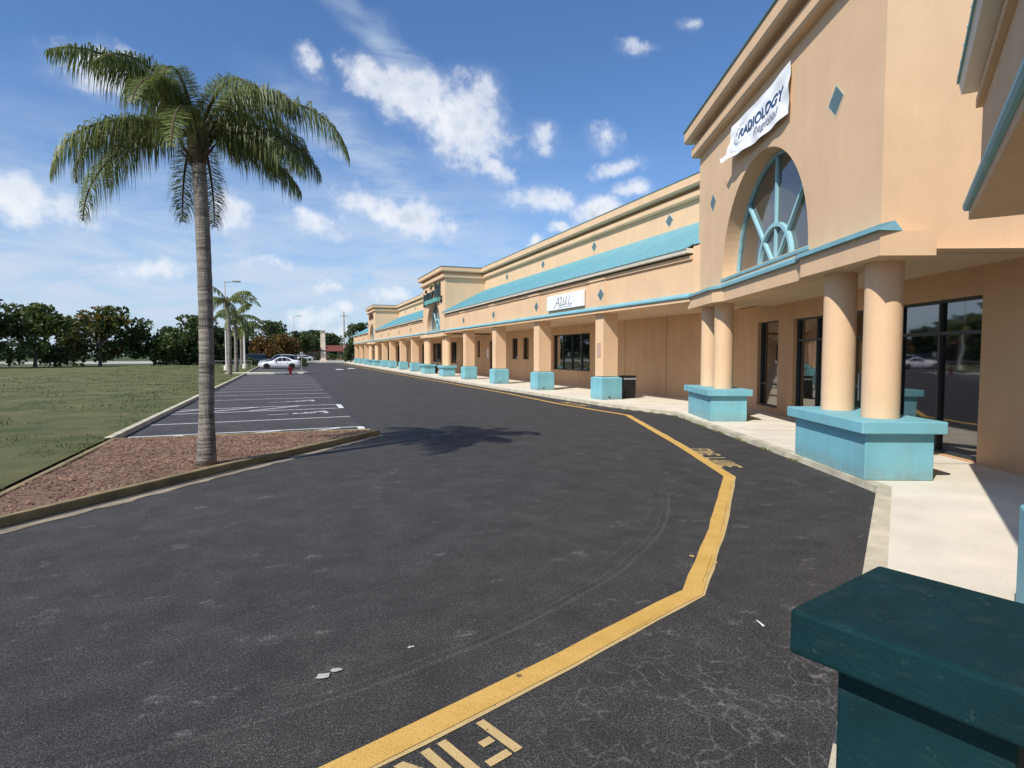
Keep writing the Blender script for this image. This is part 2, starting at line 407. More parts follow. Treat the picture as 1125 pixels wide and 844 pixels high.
def stencil(origin,up,h,text,m,sx=1.0):
    u=Vector(up).normalized(); r=Vector((u.y,-u.x)); x=0; o=Vector(origin); b=MB()
    for ch in text:
        for pg in GL.get(ch,[]):
            b.poly([(*(o+r*((x+px)*h*sx)+u*(py*h)),.0065) for px,py in pg])
        x+=WD[ch]
    ob=b.build('fire_lane_lettering',m,recalc=False); tag(ob,kind='structure'); return ob
stencil((.915,2.855),(.36,-.93),.30,'FIRE LANE',yellow_old)
stencil((7.42,9.75),(.92,-.38),.38,'FIRE LANE',yellow_old,.80)
stencil((9.78,20.9),(1,0),.36,'FIRE LANE',yellow_old,.85)
# parking stalls
LY=[18.4,21.35,22.9,26.7]+[29.5+2.75*i for i in range(10)]
for i,y in enumerate(LY):
    strip('parking_line',[(-3.45,y-.25 if i>2 else y-.42),(1.72,y)],.10,.004,white_p)
strip('parking_line',[(-3.4,15.55),(1.75,15.75)],.10,.004,white_p)
strip('parking_line_end',[(1.7,14.75),(1.72,15.72)],.17,.0045,white_p)
strip('parking_line_end',[(1.72,21.3),(1.72,22.9)],.17,.0045,white_p)
for a,c in (((-2.3,15.5),(-3.5,14.9)),((-.2,15.6),(-1.75,14.95)),((1.2,15.65),(.2,15.0)),((.4,22.75),(-1.2,21.3)),((-1.0,22.7),(-2.6,21.25)),((-2.3,22.65),(-3.5,21.6))):
    strip('hatch_line',[a,c],.12,.0048,white_p)
for i in range(6):
    y=62.5+2.75*i; strip('parking_line',[(-3.4,y),(1.7,y)],.10,.004,white_p)
# wheelchair symbols: head, back, seat, wheel ring
def isa(x,y,s,m):
    b=MB()
    def P(px,py): return (x+py*s*-1.0,y+px*s,.0062)
    for k in range(14):
        a0=-2.6+k*.3; a1=a0+.3
        b.poly([P(.02+math.cos(a)*r,.30+math.sin(a)*r) for a,r in ((a0,.3),(a1,.3),(a1,.2),(a0,.2))])
    b.poly([P(-.05+math.cos(a*.785)*.1,1.0+math.sin(a*.785)*.1) for a in range(8)])
    for (p,q,w) in (((-.05,.88),(-.02,.45),.07),((-.02,.45),(.3,.45),.06),((.3,.45),(.42,.08),.06),((.42,.08),(.55,.1),.05),((-.03,.7),(.22,.68),.05)):
        d=Vector((q[0]-p[0],q[1]-p[1])).normalized(); n=Vector((-d.y,d.x))*w
        b.poly([P(p[0]+n.x,p[1]+n.y),P(q[0]+n.x,q[1]+n.y),P(q[0]-n.x,q[1]-n.y),P(p[0]-n.x,p[1]-n.y)])
    o=b.build('accessible_bay_symbol',m,recalc=False); tag(o,kind='structure')
isa(1.2,19.9,1.0,white_p); isa(1.0,24.9,1.0,white_p)
strip('parking_line',[(-.6,19.7),(.0,19.72)],.06,.0048,white_p); strip('parking_line',[(-.7,24.7),(-.1,24.72)],.06,.0048,white_p)
# faint pale paint marks far down the drive
for (x,y) in ((5.6,72.),(7.3,76.)):
    b=MB(); b.poly([(x-.35,y-1.4,.005),(x+.35,y-1.4,.005),(x+.5,y+.2,.005),(x,y+1.8,.005),(x-.5,y+.2,.005)]); tag(b.build('painted_arrow',white_p),kind='structure')
# paving seams where the lot was overlaid
strip('paving_seam',subdiv([(1.8,14),(2.0,40),(2.2,90)],.8,.03,11),.03,.0035,mat('tar',(.02,.02,.02),.6))
0 and strip('paving_seam',subdiv([(-1.5,6.0),(2.5,9.0),(5.0,10.0)],.5,.02,12),.015,.0035,bpy.data.materials['tar'])

# mulch island
IS=[(1.98,14.0),(1.8,14.35),(-.5,14.5),(-3.5,14.6),(-3.5,7.25),(-1.0,10.50)]
def kerb_ring(name,pts,w,z,m,parent=None,close=True):
    n=len(pts); c=Vector((sum(p[0] for p in pts)/n,sum(p[1] for p in pts)/n)); b=MB()
    area=sum(pts[i][0]*pts[(i+1)%n][1]-pts[(i+1)%n][0]*pts[i][1] for i in range(n))
    sg=1 if area>0 else -1; inn=[]
    for i in range(n):
        a=Vector(pts[i-1]); q=Vector(pts[i]); e=Vector(pts[(i+1)%n])
        t1=(q-a).normalized(); t2=(e-q).normalized(); n1=Vector((-t1.y,t1.x))*sg; n2=Vector((-t2.y,t2.x))*sg
        nn=(n1+n2).normalized(); inn.append(q+nn*w/max(.45,nn.dot(n1)))
    for i in range(n):
        j=(i+1)%n; p,q,pi,qi=pts[i],pts[j],inn[i],inn[j]
        b.poly([(*p,-.01),(*q,-.01),(*q,z),(*p,z)]); b.poly([(*p,z),(*q,z),(*qi,z),(*pi,z)]); b.poly([(*pi,z),(*qi,z),(*qi,0),(*pi,0)])
    o=b.build(name,m,bevel=.02); tag(o,kind='structure'); return inn
inn=kerb_ring('island_kerb',IS,.12,.115,kerb_o)
# mounded mulch surface as a grid clipped to the island
def inside(p,poly):
    x,y=p; c=False
    for i in range(len(poly)):
        x1,y1=poly[i]; x2,y2=poly[i-1]
        if (y1>y)!=(y2>y) and x<(x2-x1)*(y-y1)/(y2-y1)+x1: c=not c
    return c
b=MB(); bm=bmesh.new(); vs=[bm.verts.new((p[0],p[1],.09)) for p in inn]; bm.faces.new(vs)
bmesh.ops.triangulate(bm,faces=bm.faces); bmesh.ops.subdivide_edges(bm,edges=bm.edges,cuts=14,use_grid_fill=True)
from mathutils import noise as mn
for v in bm.verts: v.co.z=.085+.07*max(0,mn.noise(v.co*.9))+.03*mn.noise(v.co*4)
me=bpy.data.meshes.new('mulch_bed'); bm.to_mesh(me); bm.free(); me.materials.append(mulch_m)
mo=bpy.data.objects.new('mulch_bed',me); COL.objects.link(mo); tag(mo,kind='structure')
b=MB(); rr=random.Random(4); innt=[tuple(p) for p in inn]
for i in range(14000):
    x=rr.uniform(-3.4,2); y=rr.uniform(7.3,14.6)
    if not inside((x,y),innt): continue
    z=.095+.07*max(0,mn.noise(Vector((x,y,.09))*.9)); a=rr.uniform(0,6.3); l=rr.uniform(.012,.04); w=rr.uniform(.004,.010)
    d=Vector((math.cos(a),math.sin(a),rr.uniform(-.4,.5)))*l; n=Vector((-math.sin(a),math.cos(a),rr.uniform(-.4,.4)))*w; p=Vector((x,y,z+rr.uniform(0,.02)))
    b.poly([p-d-n,p+d-n,p+d+n,p-d+n])
tag(b.build('mulch_chips',mesh_chip,recalc=False),label='loose shredded red brown mulch chips lying over the kerbed island',kind='stuff')
# sandy silt along the front of the island
silt=mat('sandy_silt',(.27,.225,.165),.95,.3,4,.2)
rr=random.Random(8); a=Vector((1.98,13.95)); c=Vector((-3.4,7.2)); n=Vector((.78,-.62)); L1=[];L2=[]
for k in range(61):
    q=a.lerp(c,k/60); L1.append((q.x,q.y)); w=.10+.16*abs(mn.noise(Vector((k*.23,3,1))))+.03*rr.random(); L2.append((q.x+n.x*w,q.y+n.y*w))
b=MB()
for k in range(60): b.poly([(*L1[k],.006),(*L1[k+1],.006),(*L2[k+1],.006),(*L2[k],.006)])
tag(b.build('silt_strip',silt),kind='structure')
# lawn strip with its kerb
LW=[(-3.62,14.7),(-3.62,57.4),(-3.75,100),(-40,100),(-40,7.15),(-3.62,7.15)]
sheet('lawn',LW,.09,lawn_m)
b=MB()
for (p,q) in (((-3.5,14.65),(-3.5,58.0)),((-3.5,59.6),(-3.7,100)),((-40,7.12),(-3.5,7.12))):
    d=(Vector(q)-Vector(p)).normalized(); n=Vector((-d.y,d.x))*.15
    pi=(p[0]+n.x,p[1]+n.y); qi=(q[0]+n.x,q[1]+n.y)
    b.poly([(*p,-.01),(*q,-.01),(*q,.12),(*p,.12)]); b.poly([(*p,.12),(*q,.12),(*qi,.12),(*pi,.12)])
tag(b.build('lawn_kerb',kerb_m,recalc=False),kind='structure')
b=MB(); rr=random.Random(15)
for i in range(26000):
    y=7.4+(rr.random()**1.6)*92; x=-3.58-(rr.random()**1.4)*15
    k=mn.noise(Vector((x*.45,y*.45,2)))+.5*mn.noise(Vector((x*1.7,y*1.7,6)))
    if k<-.15+rr.random()*.25: continue
    h=rr.uniform(.02,.07)+max(0,k)*.10*rr.random(); a=rr.uniform(0,6.3); w=.006+.0010*y*.5*rr.uniform(.5,1.2)
    b.poly([(x-math.cos(a)*w,y-math.sin(a)*w,.085),(x+math.cos(a)*w,y+math.sin(a)*w,.085),(x+rr.uniform(-.06,.06),y+rr.uniform(-.06,.06),.085+h)])
tag(b.build('grass',grass_blade,recalc=False),label='mown green grass with dry patches on the strip beside the stalls',kind='stuff')
# far divider island (pale kerb) with hydrant
DI=[(-5.2,57.9),(1.35,58.3),(1.85,58.9),(1.4,59.5),(-5.2,59.2)]
inn2=kerb_ring('divider_kerb',DI,.18,.15,conc)
sheet('divider_grass',[tuple(p) for p in inn2],.11,lawn_m)
# dry weeds and grit in the kerb joint
b=MB(); rr=random.Random(21)
for (p,q,n,big) in (((10.98,15.15),(8.31,7.88),170,1),((10.55,18.2),(10.98,15.15),50,.8),((10.25,30),(10.55,18.2),40,.5)):
    for i in range(n):
        t=rr.random(); t=.5*(t+round(t*6)/6); x=p[0]+(q[0]-p[0])*t-rr.uniform(.0,.07); y=p[1]+(q[1]-p[1])*t
        for k in range(3):
            a=rr.uniform(0,6.3); h=rr.uniform(.015,.06)*big; w=.012
            b.poly([(x-math.cos(a)*w,y-math.sin(a)*w,.0),(x+math.cos(a)*w,y+math.sin(a)*w,.0),(x+rr.uniform(-.05,.05),y+rr.uniform(-.05,.05),h)])
tag(b.build('kerb_weeds',weed_m,recalc=False),label='dry little weeds and grit growing along the foot of the kerb',kind='stuff')
# scraps on the asphalt
def scrap(x,y,pts,label,cat,m,name):
    b=MB(); b.poly([(px,py,.004+.004*(i%2)) for i,(px,py) in enumerate(pts)]); o=b.build(name,m,loc=(x,y,.004),recalc=False); tag(o,label,cat); return o
gum=mat('pale_scrap',(.42,.41,.38),.8,.1,20)
def blob(r,seed,k=1.6):
    q=random.Random(seed); return [(math.cos(a*.7)*r*q.uniform(.7,1.2)*k,math.sin(a*.7)*r*q.uniform(.7,1.2)) for a in range(9)]
scrap(.16,3.575,blob(.03,1),'larger pale flattened scrap lying on the asphalt left of the yellow line','scrap',gum,'paper_scrap')
scrap(.235,3.62,blob(.022,2),'small pale flattened scrap just beyond the larger scrap on the asphalt','scrap',gum,'paper_scrap')
scrap(.71,3.74,blob(.015,3),'tiny white fleck of litter on the tyre marks in the driveway','scrap',gum,'paper_scrap')
scrap(3.05,3.17,[(0,0),(.012,-.004),(.035,.09),(.022,.094)],'thin white paper stick lying on the cracked asphalt at the right','stick',white_m,'paper_stick')

# ------------------------------------------------------------------ the building
BLD=empty('shopping_plaza_building',(11.27,20,0),0,'long peach stucco shopping arcade with teal metal roof, square pillars and three arched towers','building')
BO=Vector((11.27,20,0))
class Frame:
    """s runs along a facade away from the camera, n out of it"""
    def __init__(s,o,S,N): s.o=Vector((*o,0)); s.S=Vector((*S,0)); s.N=Vector((*N,0))
    def __call__(s,a,n,z): return s.o+s.S*a+s.N*n+Vector((0,0,z))-BO
FA=Frame((11.27,0),(0,1),(-1,0))

def wall_open(b,F,s0,s1,z0,z1,n,ops,th=.22,mi=0,back=True):
    ss=sorted({s0,s1,*[o[0] for o in ops],*[o[1] for o in ops]}); zz=sorted({z0,z1,*[o[2] for o in ops],*[o[3] for o in ops]})
    for i in range(len(ss)-1):
        for j in range(len(zz)-1):
            sm=(ss[i]+ss[i+1])/2; zm=(zz[j]+zz[j+1])/2
            if any(o[0]<sm<o[1] and o[2]<zm<o[3] for o in ops): continue
            b.poly([F(ss[i],n,zz[j]),F(ss[i],n,zz[j+1]),F(ss[i+1],n,zz[j+1]),F(ss[i+1],n,zz[j])],mi)
    for (a,c,p,q) in ops:
        b.poly([F(a,n,p),F(a,n-th,p),F(a,n-th,q),F(a,n,q)],mi); b.poly([F(c,n,p),F(c,n,q),F(c,n-th,q),F(c,n-th,p)],mi)
        b.poly([F(a,n,q),F(a,n-th,q),F(c,n-th,q),F(c,n,q)],mi); b.poly([F(a,n,p),F(c,n,p),F(c,n-th,p),F(a,n-th,p)],mi)
def window(F,s0,s1,z0,z1,n,bays,name='shop_window',rails=(),fm=None,parent=None):
    b=MB(); w=.05; nn=n-.14
    b.box((s0,nn-.05,z0),(s1,nn+.04,z0+w),0,F); b.box((s0,nn-.05,z1-w),(s1,nn+.04,z1),0,F)
    for k in range(bays+1):
        c=s0+(s1-s0)*k/bays; lo=min(max(c-w/2,s0),s1-w); b.box((lo,nn-.05,z0+w),(lo+w,nn+.04,z1-w),0,F)
    for r in rails:
        for k in range(bays):
            c0=s0+(s1-s0)*k/bays+w*.6; c1=s0+(s1-s0)*(k+1)/bays-w*.6; b.box((c0,nn-.045,r-.03),(c1,nn+.035,r+.03),0,F)
    o=b.build(name,fm or frame_m,parent or BLD)
    g=MB(); g.poly([F(s0,nn-.02,z0),F(s0,nn-.02,z1),F(s1,nn-.02,z1),F(s1,nn-.02,z0)]); g.build('pane',glass,o,recalc=False)
    return o

# --- arcade back wall
OPS=[(27.8,32.45,.94,2.96),(38.3,39.4,1.48,2.93),(36.25,37.3,1.48,2.93),(43.45,44.4,.1,2.87),(46.9,47.6,1.55,2.93),(51.5,52.2,.93,2.94),(54.1,56.4,.93,2.94),(60.1,64.0,.93,2.94),(67.2,69.6,.6,2.94),(73.2,76.0,.6,2.94),(78.8,79.9,.1,2.87),(82.5,86.5,.5,2.94),(92.5,95.2,.8,2.94),(99,102,.8,2.94)]
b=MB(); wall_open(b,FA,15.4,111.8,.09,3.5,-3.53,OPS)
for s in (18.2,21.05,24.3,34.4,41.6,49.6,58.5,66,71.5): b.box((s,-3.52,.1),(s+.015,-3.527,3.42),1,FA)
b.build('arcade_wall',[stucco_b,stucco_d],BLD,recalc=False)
for i,(a,c,p,q) in enumerate(OPS):
    if p<.2:
        d=window(FA,a,c,p,q,-3.53,1,'shop_door',(2.2,))
        h=MB(); h.box((a+.12,-3.62,.95),(a+.16,-3.56,1.35),0,FA); h.build('handle',grey_m,d)
    else: window(FA,a,c,p,q,-3.53,4 if c-a>3.5 else 3 if c-a>2.5 else 2 if c-a>2 else 1,rails=((1.5,) if c-a>2 and i>8 else ()))
# white notice paper beside the door
b=MB(); b.box((44.55,-3.5,1.55),(44.95,-3.515,2.25),0,FA); nt=b.build('wall_notice',white_m); nt.location=BO
tag(nt,'white notice panel on the shaded wall beside the narrow shop door','notice')

def arcade(F,a,c,pil,backn=-3.53,signgap=None,upper=True,tlab=''):
    # soffit + lintel strip + panel + ledge + top band
    b=MB()
    b.prism([(-.62,3.43),(.06,3.43),(.06,3.53),(-.03,3.53),(-.03,4.82),(-.62,4.82)],a,c,F,0)
    b.prism([(-.03,4.68),(.035,4.68),(.035,4.785),(-.03,4.785)],a,c,F,0)
    for p in pil: b.box((p-.26,-.03,3.69),(p+1.02,.012,4.68),0,F); b.box((p-.26,.03,4.672),(p+1.02,.06,4.79),0,F)
    if a<20 and F is FA: b.box((14.0,-.62,3.43),(a-.002,-.04,5.06),0,F)
    fa=b.build('arcade_fascia',stucco,BLD)
    b=MB(); b.prism([(-.02,3.532),(.10,3.532),(.12,3.56),(.12,3.60),(.02,3.69),(-.02,3.69)],a,c,F,0); b.build('fascia_ledge',teal_w,fa)
    b=MB(); b.poly([F(a,-.62,3.435),F(c,-.62,3.435),F(c,backn,3.435),F(a,backn,3.435)]); b.build('soffit',soffit_m,BLD,recalc=False)
    b=MB(); b.prism([(-.1,4.86),(.17,4.86),(.19,4.95),(.2,5.0),(-.1,5.0)],a,c,F,0); g=b.build('gutter',gutter_m,BLD)
    b=MB(); z0,z1,n0,n1=5.02,6.80,.22,backn+.3
    b.prism([(n0,z0),(n1,z1),(n1,z1-.05),(n0,z0-.04)],a,c,F,0)
    k=a+.1; nrm=Vector((0,z1-z0)).normalized()
    while k<c-.03:
        b.prism([(n0+.005,z0+.002),(n0+.005,z0+.02),(n1,z1+.018),(n1,z1)],k,k+.03,F,0); k+=.405
    if a<20 and F is FA: b.prism([(-.05,z0+.14),(n1,z1),(n1,z1-.05),(-.05,z0+.09)],14.0,a-.002,F,0)
    rf=b.build('metal_roof',teal_r,BLD)
    if upper:
        b=MB(); un=backn+.3
        b.box((a,un-.3,4.9),(c,un,8.4),0,F); w=b.build('upper_wall',stucco,BLD)
        b=MB()
        b.prism([(un,7.68),(un+.16,7.68),(un+.20,7.74),(un+.20,7.93),(un,7.93)],a,c,F,0)
        b.prism([(un,7.93),(un+.04,7.93),(un+.04,8.09),(un,8.09)],a,c,F,1)  # recess in darker stucco, deepening the cornice shadow by colour
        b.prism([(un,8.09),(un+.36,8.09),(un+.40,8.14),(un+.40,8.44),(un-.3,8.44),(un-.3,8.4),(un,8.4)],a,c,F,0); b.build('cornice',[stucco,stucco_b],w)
        b=MB(); b.box((a,un-.34,8.442),(c,un+.42,8.475),0,F); b.build('parapet_cap',capmetal,w)
    for p in pil:
        if signgap and signgap[0]<p<signgap[1]: pass
        diamond(F,p+.1,4.13,.26,.012 if True else 0,fa)
        if upper: diamond(F,p+.35,7.23,.27,backn+.3,w)
    return fa
def diamond(F,s,z,r,n,parent):
    b=MB()
    b.poly([F(s-r*1.1,n+.006,z),F(s,n+.006,z+r*1.12),F(s+r*1.1,n+.006,z),F(s,n+.006,z-r*1.12)],1)
    q=r*.94; h=.012
    for (sx,sz) in ((0,.5),(0,-.5),(.5,0),(-.5,0)):
        c,d=s+sx*q,z+sz*q; e=q*.49
        b.poly([F(c-e,n+h,d),F(c,n+h,d+e),F(c+e,n+h,d),F(c,n+h,d-e)],0)
    b.build('diamond_tile',[diamond_m,grout_m],parent,recalc=False)

PIL1=[20.19,26.5,32.9,39.2]; PIL2=[57.9,64.3,71.4,77.4]; PIL3=[96.2,103.4,110.7]
arcade(FA,14.82,44.6,PIL1); arcade(FA,52.4,83.0,PIL2); arcade(FA,90.6,111.8,PIL3,upper=False)
# joint lines next to pilaster strips are in the geometry; end gable wall
b=MB(); b.poly([FA(111.8,0,.09),FA(111.8,-3.53,.09),FA(111.8,-3.53,3.43)]); 
b=MB(); b.box((111.6,-12,.09),(111.8,-3.53,5),0,FA); b.build('end_wall',stucco_b,BLD)
# rear mass of the shops so that nothing is open from behind
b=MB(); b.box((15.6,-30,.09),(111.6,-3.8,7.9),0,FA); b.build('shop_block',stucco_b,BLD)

# pillars
def pillar_proto():
    b=MB(); b.box((.13,.13,.9),(.77,.77,3.428),0); p=b.build('pillar',stucco,BLD)
    b=MB(); z0,z1,z2=0,.83,.875
    for (lo,hi,i0,i1) in ((z0,z1,0,0),(z1,z2,0,.115)):
        A=[(i0,i0,lo),(.9-i0,i0,lo),(.9-i0,.9-i0,lo),(i0,.9-i0,lo)]; B=[(i1,i1,hi),(.9-i1,i1,hi),(.9-i1,.9-i1,hi),(i1,.9-i1,hi)]
        for k in range(4): b.poly([A[k],A[(k+1)%4],B[(k+1)%4],B[k]])
    b.poly([(.115,.115,z2),(.785,.115,z2),(.785,.785,z2),(.115,.785,z2)])
    base=b.build('pillar_base',teal,p,bevel=.012)
    b=MB(); b.lathe([(.035,0),(.035,.012),(.022,.014)],seg=12); o=b.build('weep_outlet',dark_m,base,loc=(.34,.0,.10),rot=(R(90),0,0))
    return p
PP=pillar_proto(); first=True
for y in PIL1+PIL2+PIL3:
    o=PP if first else copy_tree(PP,BLD); first=False
    o.location=Vector((11.27,y,.1))-BO
    if not (o is PP): o.parent=BLD
# wait: shaft starts inside the base, top meets soffit
# --- towers
def tower(F,hw,h,L,win_ops,name_door=True,porch=-2.5,psx=(-6,7.2),apex=None,r=2.4,label=None,detail=True):
    root_b=MB(); n0=-.2; zc=3.82; z0,z1=3.30,8.3
    # front with arched opening
    N=40; arc=[(-r*math.cos(math.pi*k/N),zc+r*math.sin(math.pi*k/N)) for k in range(N+1)]
    outer=[]
    for (x,z) in arc:
        dx,dz=x,z-zc; t=min(hw/abs(dx) if abs(dx)>1e-6 else 1e9,(z1-zc)/dz if dz>1e-6 else 1e9); outer.append((dx*t,zc+dz*t))
    # corners inserted
    for k in range(N):
        a,c,p,q=arc[k],arc[k+1],outer[k],outer[k+1]
        pts=[F(a[0],n0,a[1]),F(p[0],n0,p[1])]
        if abs(p[0])>=hw-1e-6 and abs(q[0])<hw-1e-6: pts.append(F(-hw,n0,z1))
        if abs(q[0])>=hw-1e-6 and abs(p[0])<hw-1e-6: pts.append(F(hw,n0,z1))
        pts+= [F(q[0],n0,q[1]),F(c[0],n0,c[1])]
        root_b.poly(pts)
        root_b.poly([F(a[0],n0,a[1]),F(c[0],n0,c[1]),F(c[0],n0-.62,c[1]),F(a[0],n0-.62,a[1])])
    root_b.poly([F(-hw,n0,z0),F(hw,n0,z0),F(hw,n0,zc),F(r,n0,zc),F(-r,n0,zc),F(-hw,n0,zc)])
    root_b.poly([F(-r,n0,zc),F(r,n0,zc),F(r,n0-.62,zc),F(-r,n0-.62,zc)])
    D=-5.5
    for sg in (-1,1): root_b.poly([F(sg*hw,n0,z0),F(sg*hw,D,z0),F(sg*hw,D,z1),F(sg*hw,n0,z1)])
    root_b.poly([F(-hw,D,z0),F(hw,D,z0),F(hw,D,z1),F(-hw,D,z1)]); root_b.poly([F(-hw,n0,z1),F(hw,n0,z1),F(hw,D,z1),F(-hw,D,z1)])
    tw=root_b.build('tower',stucco,BLD)
    if label: tw['label']=label
    # cornices wrapped on front and both sides
    b=MB()
    def ring(e,za,zb,e2=None):
        e2=e if e2 is None else e2
        P=[(-hw-e,D),(-hw-e,n0+e),(hw+e,n0+e),(hw+e,D)]; Q=[(-hw,D),(-hw,n0),(hw,n0),(hw,D)]; P2=[(-hw-e2,D),(-hw-e2,n0+e2),(hw+e2,n0+e2),(hw+e2,D)]
        for k in range(3):
            b.poly([F(*P2[k],za),F(*P2[k+1],za),F(*P[k+1],za+.06),F(*P[k],za+.06)])
            b.poly([F(*P[k],za+.06),F(*P[k+1],za+.06),F(*P[k+1],zb),F(*P[k],zb)])
            b.poly([F(*Q[k],za),F(*Q[k+1],za),F(*P2[k+1],za),F(*P2[k],za)])
            b.poly([F(*Q[k],zb),F(*P[k],zb),F(*P[k+1],zb),F(*Q[k+1],zb)])
    ring(.20,7.62,7.90,.16); ring(.03,7.90,8.08,.03); ring(.38,8.08,8.42,.34)
    b.build('cornice',stucco,tw,recalc=False)
    b=MB(); b.box((-hw-.41,D,8.42),(hw+.41,n0+.41,8.465),0,F); b.build('parapet_cap',capmetal,tw)
    # lintel beam with projecting blocks over the columns
    b=MB(); zb,zt=3.22,3.55
    xs=[(-h-L-.2,0),(-h-.05,0),(-h+.4,-.16),(h-.4,-.16),(h+.05,0),(h+L+.2,0)]
    back=-.75; prof=[F(x,n,zb) for x,n in xs]+[F(xs[-1][0],back,zb),F(xs[0][0],back,zb)]; top=[p+Vector((0,0,zt-zb)) for p in prof]
    b.poly(prof); b.poly(top)
    for k in range(len(prof)): b.poly([prof[k],prof[(k+1)%len(prof)],top[(k+1)%len(prof)],top[k]])
    lb=b.build('tower_lintel',stucco,tw)
    b=MB()
    xo=[(x,n+.07) for x,n in xs]; xo[0]=(xo[0][0]-.07,.07); xo[-1]=(xo[-1][0]+.07,.07)
    zi=(3.552,3.62,3.69)
    A=[F(x,n,zi[0]) for x,n in xo]; B=[F(x,n,zi[1]) for x,n in xo]; Cc=[F(x,-.19,zi[2]) for x,n in xs]; Dd=[F(x,-.3,zi[0]) for x,n in xs]
    for k in range(len(xs)-1):
        b.poly([A[k],A[k+1],B[k+1],B[k]]); b.poly([B[k],B[k+1],Cc[k+1],Cc[k]]); b.poly([A[k],A[k+1],Dd[k+1],Dd[k]])
    for k in (0,len(xs)-1): b.poly([A[k],B[k],Cc[k],Dd[k]])
    b.build('lintel_ledge',teal_w,lb,recalc=False)
    # porch ceiling
    b=MB(); e=max(hw,h+L+.2); b.poly([F(-e,-.70,3.31),F(e,-.70,3.31),F(e,-5.4,3.31),F(-e,-5.4,3.31)]); b.build('porch_ceiling',soffit_m,tw,recalc=False)
    # window sill ledge & window
    nw=-.62
    b=MB(); b.box((-r-.05,nw-.1,3.74),(r+.05,n0+.02,3.80),0,F); b.build('arch_sill',teal_w,tw)
    g=MB(); g.poly([F(x,nw,z) for x,z in arc]); gp=None
    b=MB()
    def bar(p,q,w=.075,d=.07):
        v=Vector((q[0]-p[0],q[1]-p[1])); l=v.length; v/=l; nn=Vector((-v.y,v.x))*w/2
        P=[(p[0]+nn.x,p[1]+nn.y),(q[0]+nn.x,q[1]+nn.y),(q[0]-nn.x,q[1]-nn.y),(p[0]-nn.x,p[1]-nn.y)]
        b.prism([(x,z) for x,z in P],nw+.002,nw+d,lambda t,x,z:F(x,t,z))
    def arcbar(rad,w=.085,d=.075,n=24):
        for k in range(n):
            a0,a1=math.pi*k/n,math.pi*(k+1)/n
            P=[(-math.cos(a)*q,zc+math.sin(a)*q) for a,q in ((a0,rad),(a1,rad),(a1,rad-w),(a0,rad-w))]
            b.prism(P,nw+.002,nw+d,lambda t,x,z:F(x,t,z),caps=True)
    arcbar(r-.005,.07,.06); arcbar(.90,.085,.09)
    bar((0,zc),(0,zc+r-.08),.06,.06)
    for sg in (-1,1): bar((sg*.05,zc),(sg*(r-.09)*.70,zc+(r-.09)*.714),.065,.075)
    bar((-r+.05,zc+.02),(r-.05,zc+.02),.07,.09)
    wf=b.build('arch_window',frame_t,tw)
    gm=g.build('pane',arch_glass,BLD,recalc=False); gm.parent=tw; gm.name='arch_pane'
    for sg in (-1,1): diamond(F,sg*(hw-1.35),5.97,.25,n0,tw)
    # columns on capped bases
    for sg in (-1,1):
        c=sg*(h+L/2)
        b=MB(); b.box((c-L/2,-.95,.1),(c+L/2,0,.77),0,F)
        cb=b.build('column_base',teal,tw,bevel=.012)
        b=MB(); b.box((c-L/2-.11,-1.06,.772),(c+L/2+.11,.11,.945),0,F); b.build('base_cap',teal,cb,bevel=.015)
        b=MB(); b.lathe([(.035,0),(.035,.012),(.02,.014)],seg=12); 
        q=.62 if L>2 else .4
        for k in (-1,1):
            b2=MB(); P=F(c+k*q,-.475,0); b2.lathe([(.25,.946),(.252,1.2),(.25,3.22)],c=(P.x,P.y,0),seg=28); b2.build('column',stucco,tw,smooth=True,auto=40)
    # porch wall with shopfront
    if win_ops:
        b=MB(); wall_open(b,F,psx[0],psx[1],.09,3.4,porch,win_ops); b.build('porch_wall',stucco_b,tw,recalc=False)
        for (a,c,p,q) in win_ops:
            wn_=window(F,a,c,p,q,porch,max(1,round((c-a)/1.15)) if c-a>2 else 1,'shop_window',(.95,) if c-a<2 else (2.25,),parent=BLD)
            if c-a>4:
                for hx in (-.14,.14):
                    hb=MB(); hb.box((hx-.02,porch-.08,.85),(hx+.02,porch-.02,1.45),0,F); hb.build('handle',grey_m,wn_)
    return tw
# corner tower: C is the near corner of its far base
S45=(.3827,.9239); N45=(-.9239,.3827)
Cx,Cy=10.40,12.81
FT=Frame((Cx-.3827*2.53,Cy-.9239*2.53),S45,N45)
T1=tower(FT,4.62,2.53,2.24,[(4.45,6.03,.26,2.87),(-3.45,3.45,.12,2.84),(-6.03,-4.45,.26,2.87)],psx=(-6.6,7.9),label='corner tower turned toward the drive with white cloth banner above its arch')
FM=Frame((11.1,48.5),(0,1),(-1,0)); T2=tower(FM,3.95,2.65,1.35,None,r=2.35,label='middle tower with dark letters over its arch')
FF=Frame((11.1,86.9),(0,1),(-1,0)); T3=tower(FF,3.9,2.65,1.3,None,r=2.2,label='farthest tower with small brown letters')
# wing beyond the corner tower, toward the camera side
FW=Frame((8.0,5.05),(.8064,.5914),(-.5914,.8064))
arcade(FW,-16,-.75,[-5.4,-11.6],upper=True)
b=MB(); wall_open(b,FW,-16,-1.0,.09,3.5,-3.53,[(-5.6,-2.6,.6,2.9)]); b.build('arcade_wall',stucco_b,BLD,recalc=False); window(FW,-5.6,-2.6,.6,2.9,-3.53,3)
ang=math.atan2(.8064,.5914)
for s in (-5.4,-11.6):
    o=copy_tree(PP,BLD); P=FW(s,0,.1); o.location=P; o.rotation_euler=(0,0,math.atan2(.5914,.8064)-R(90))

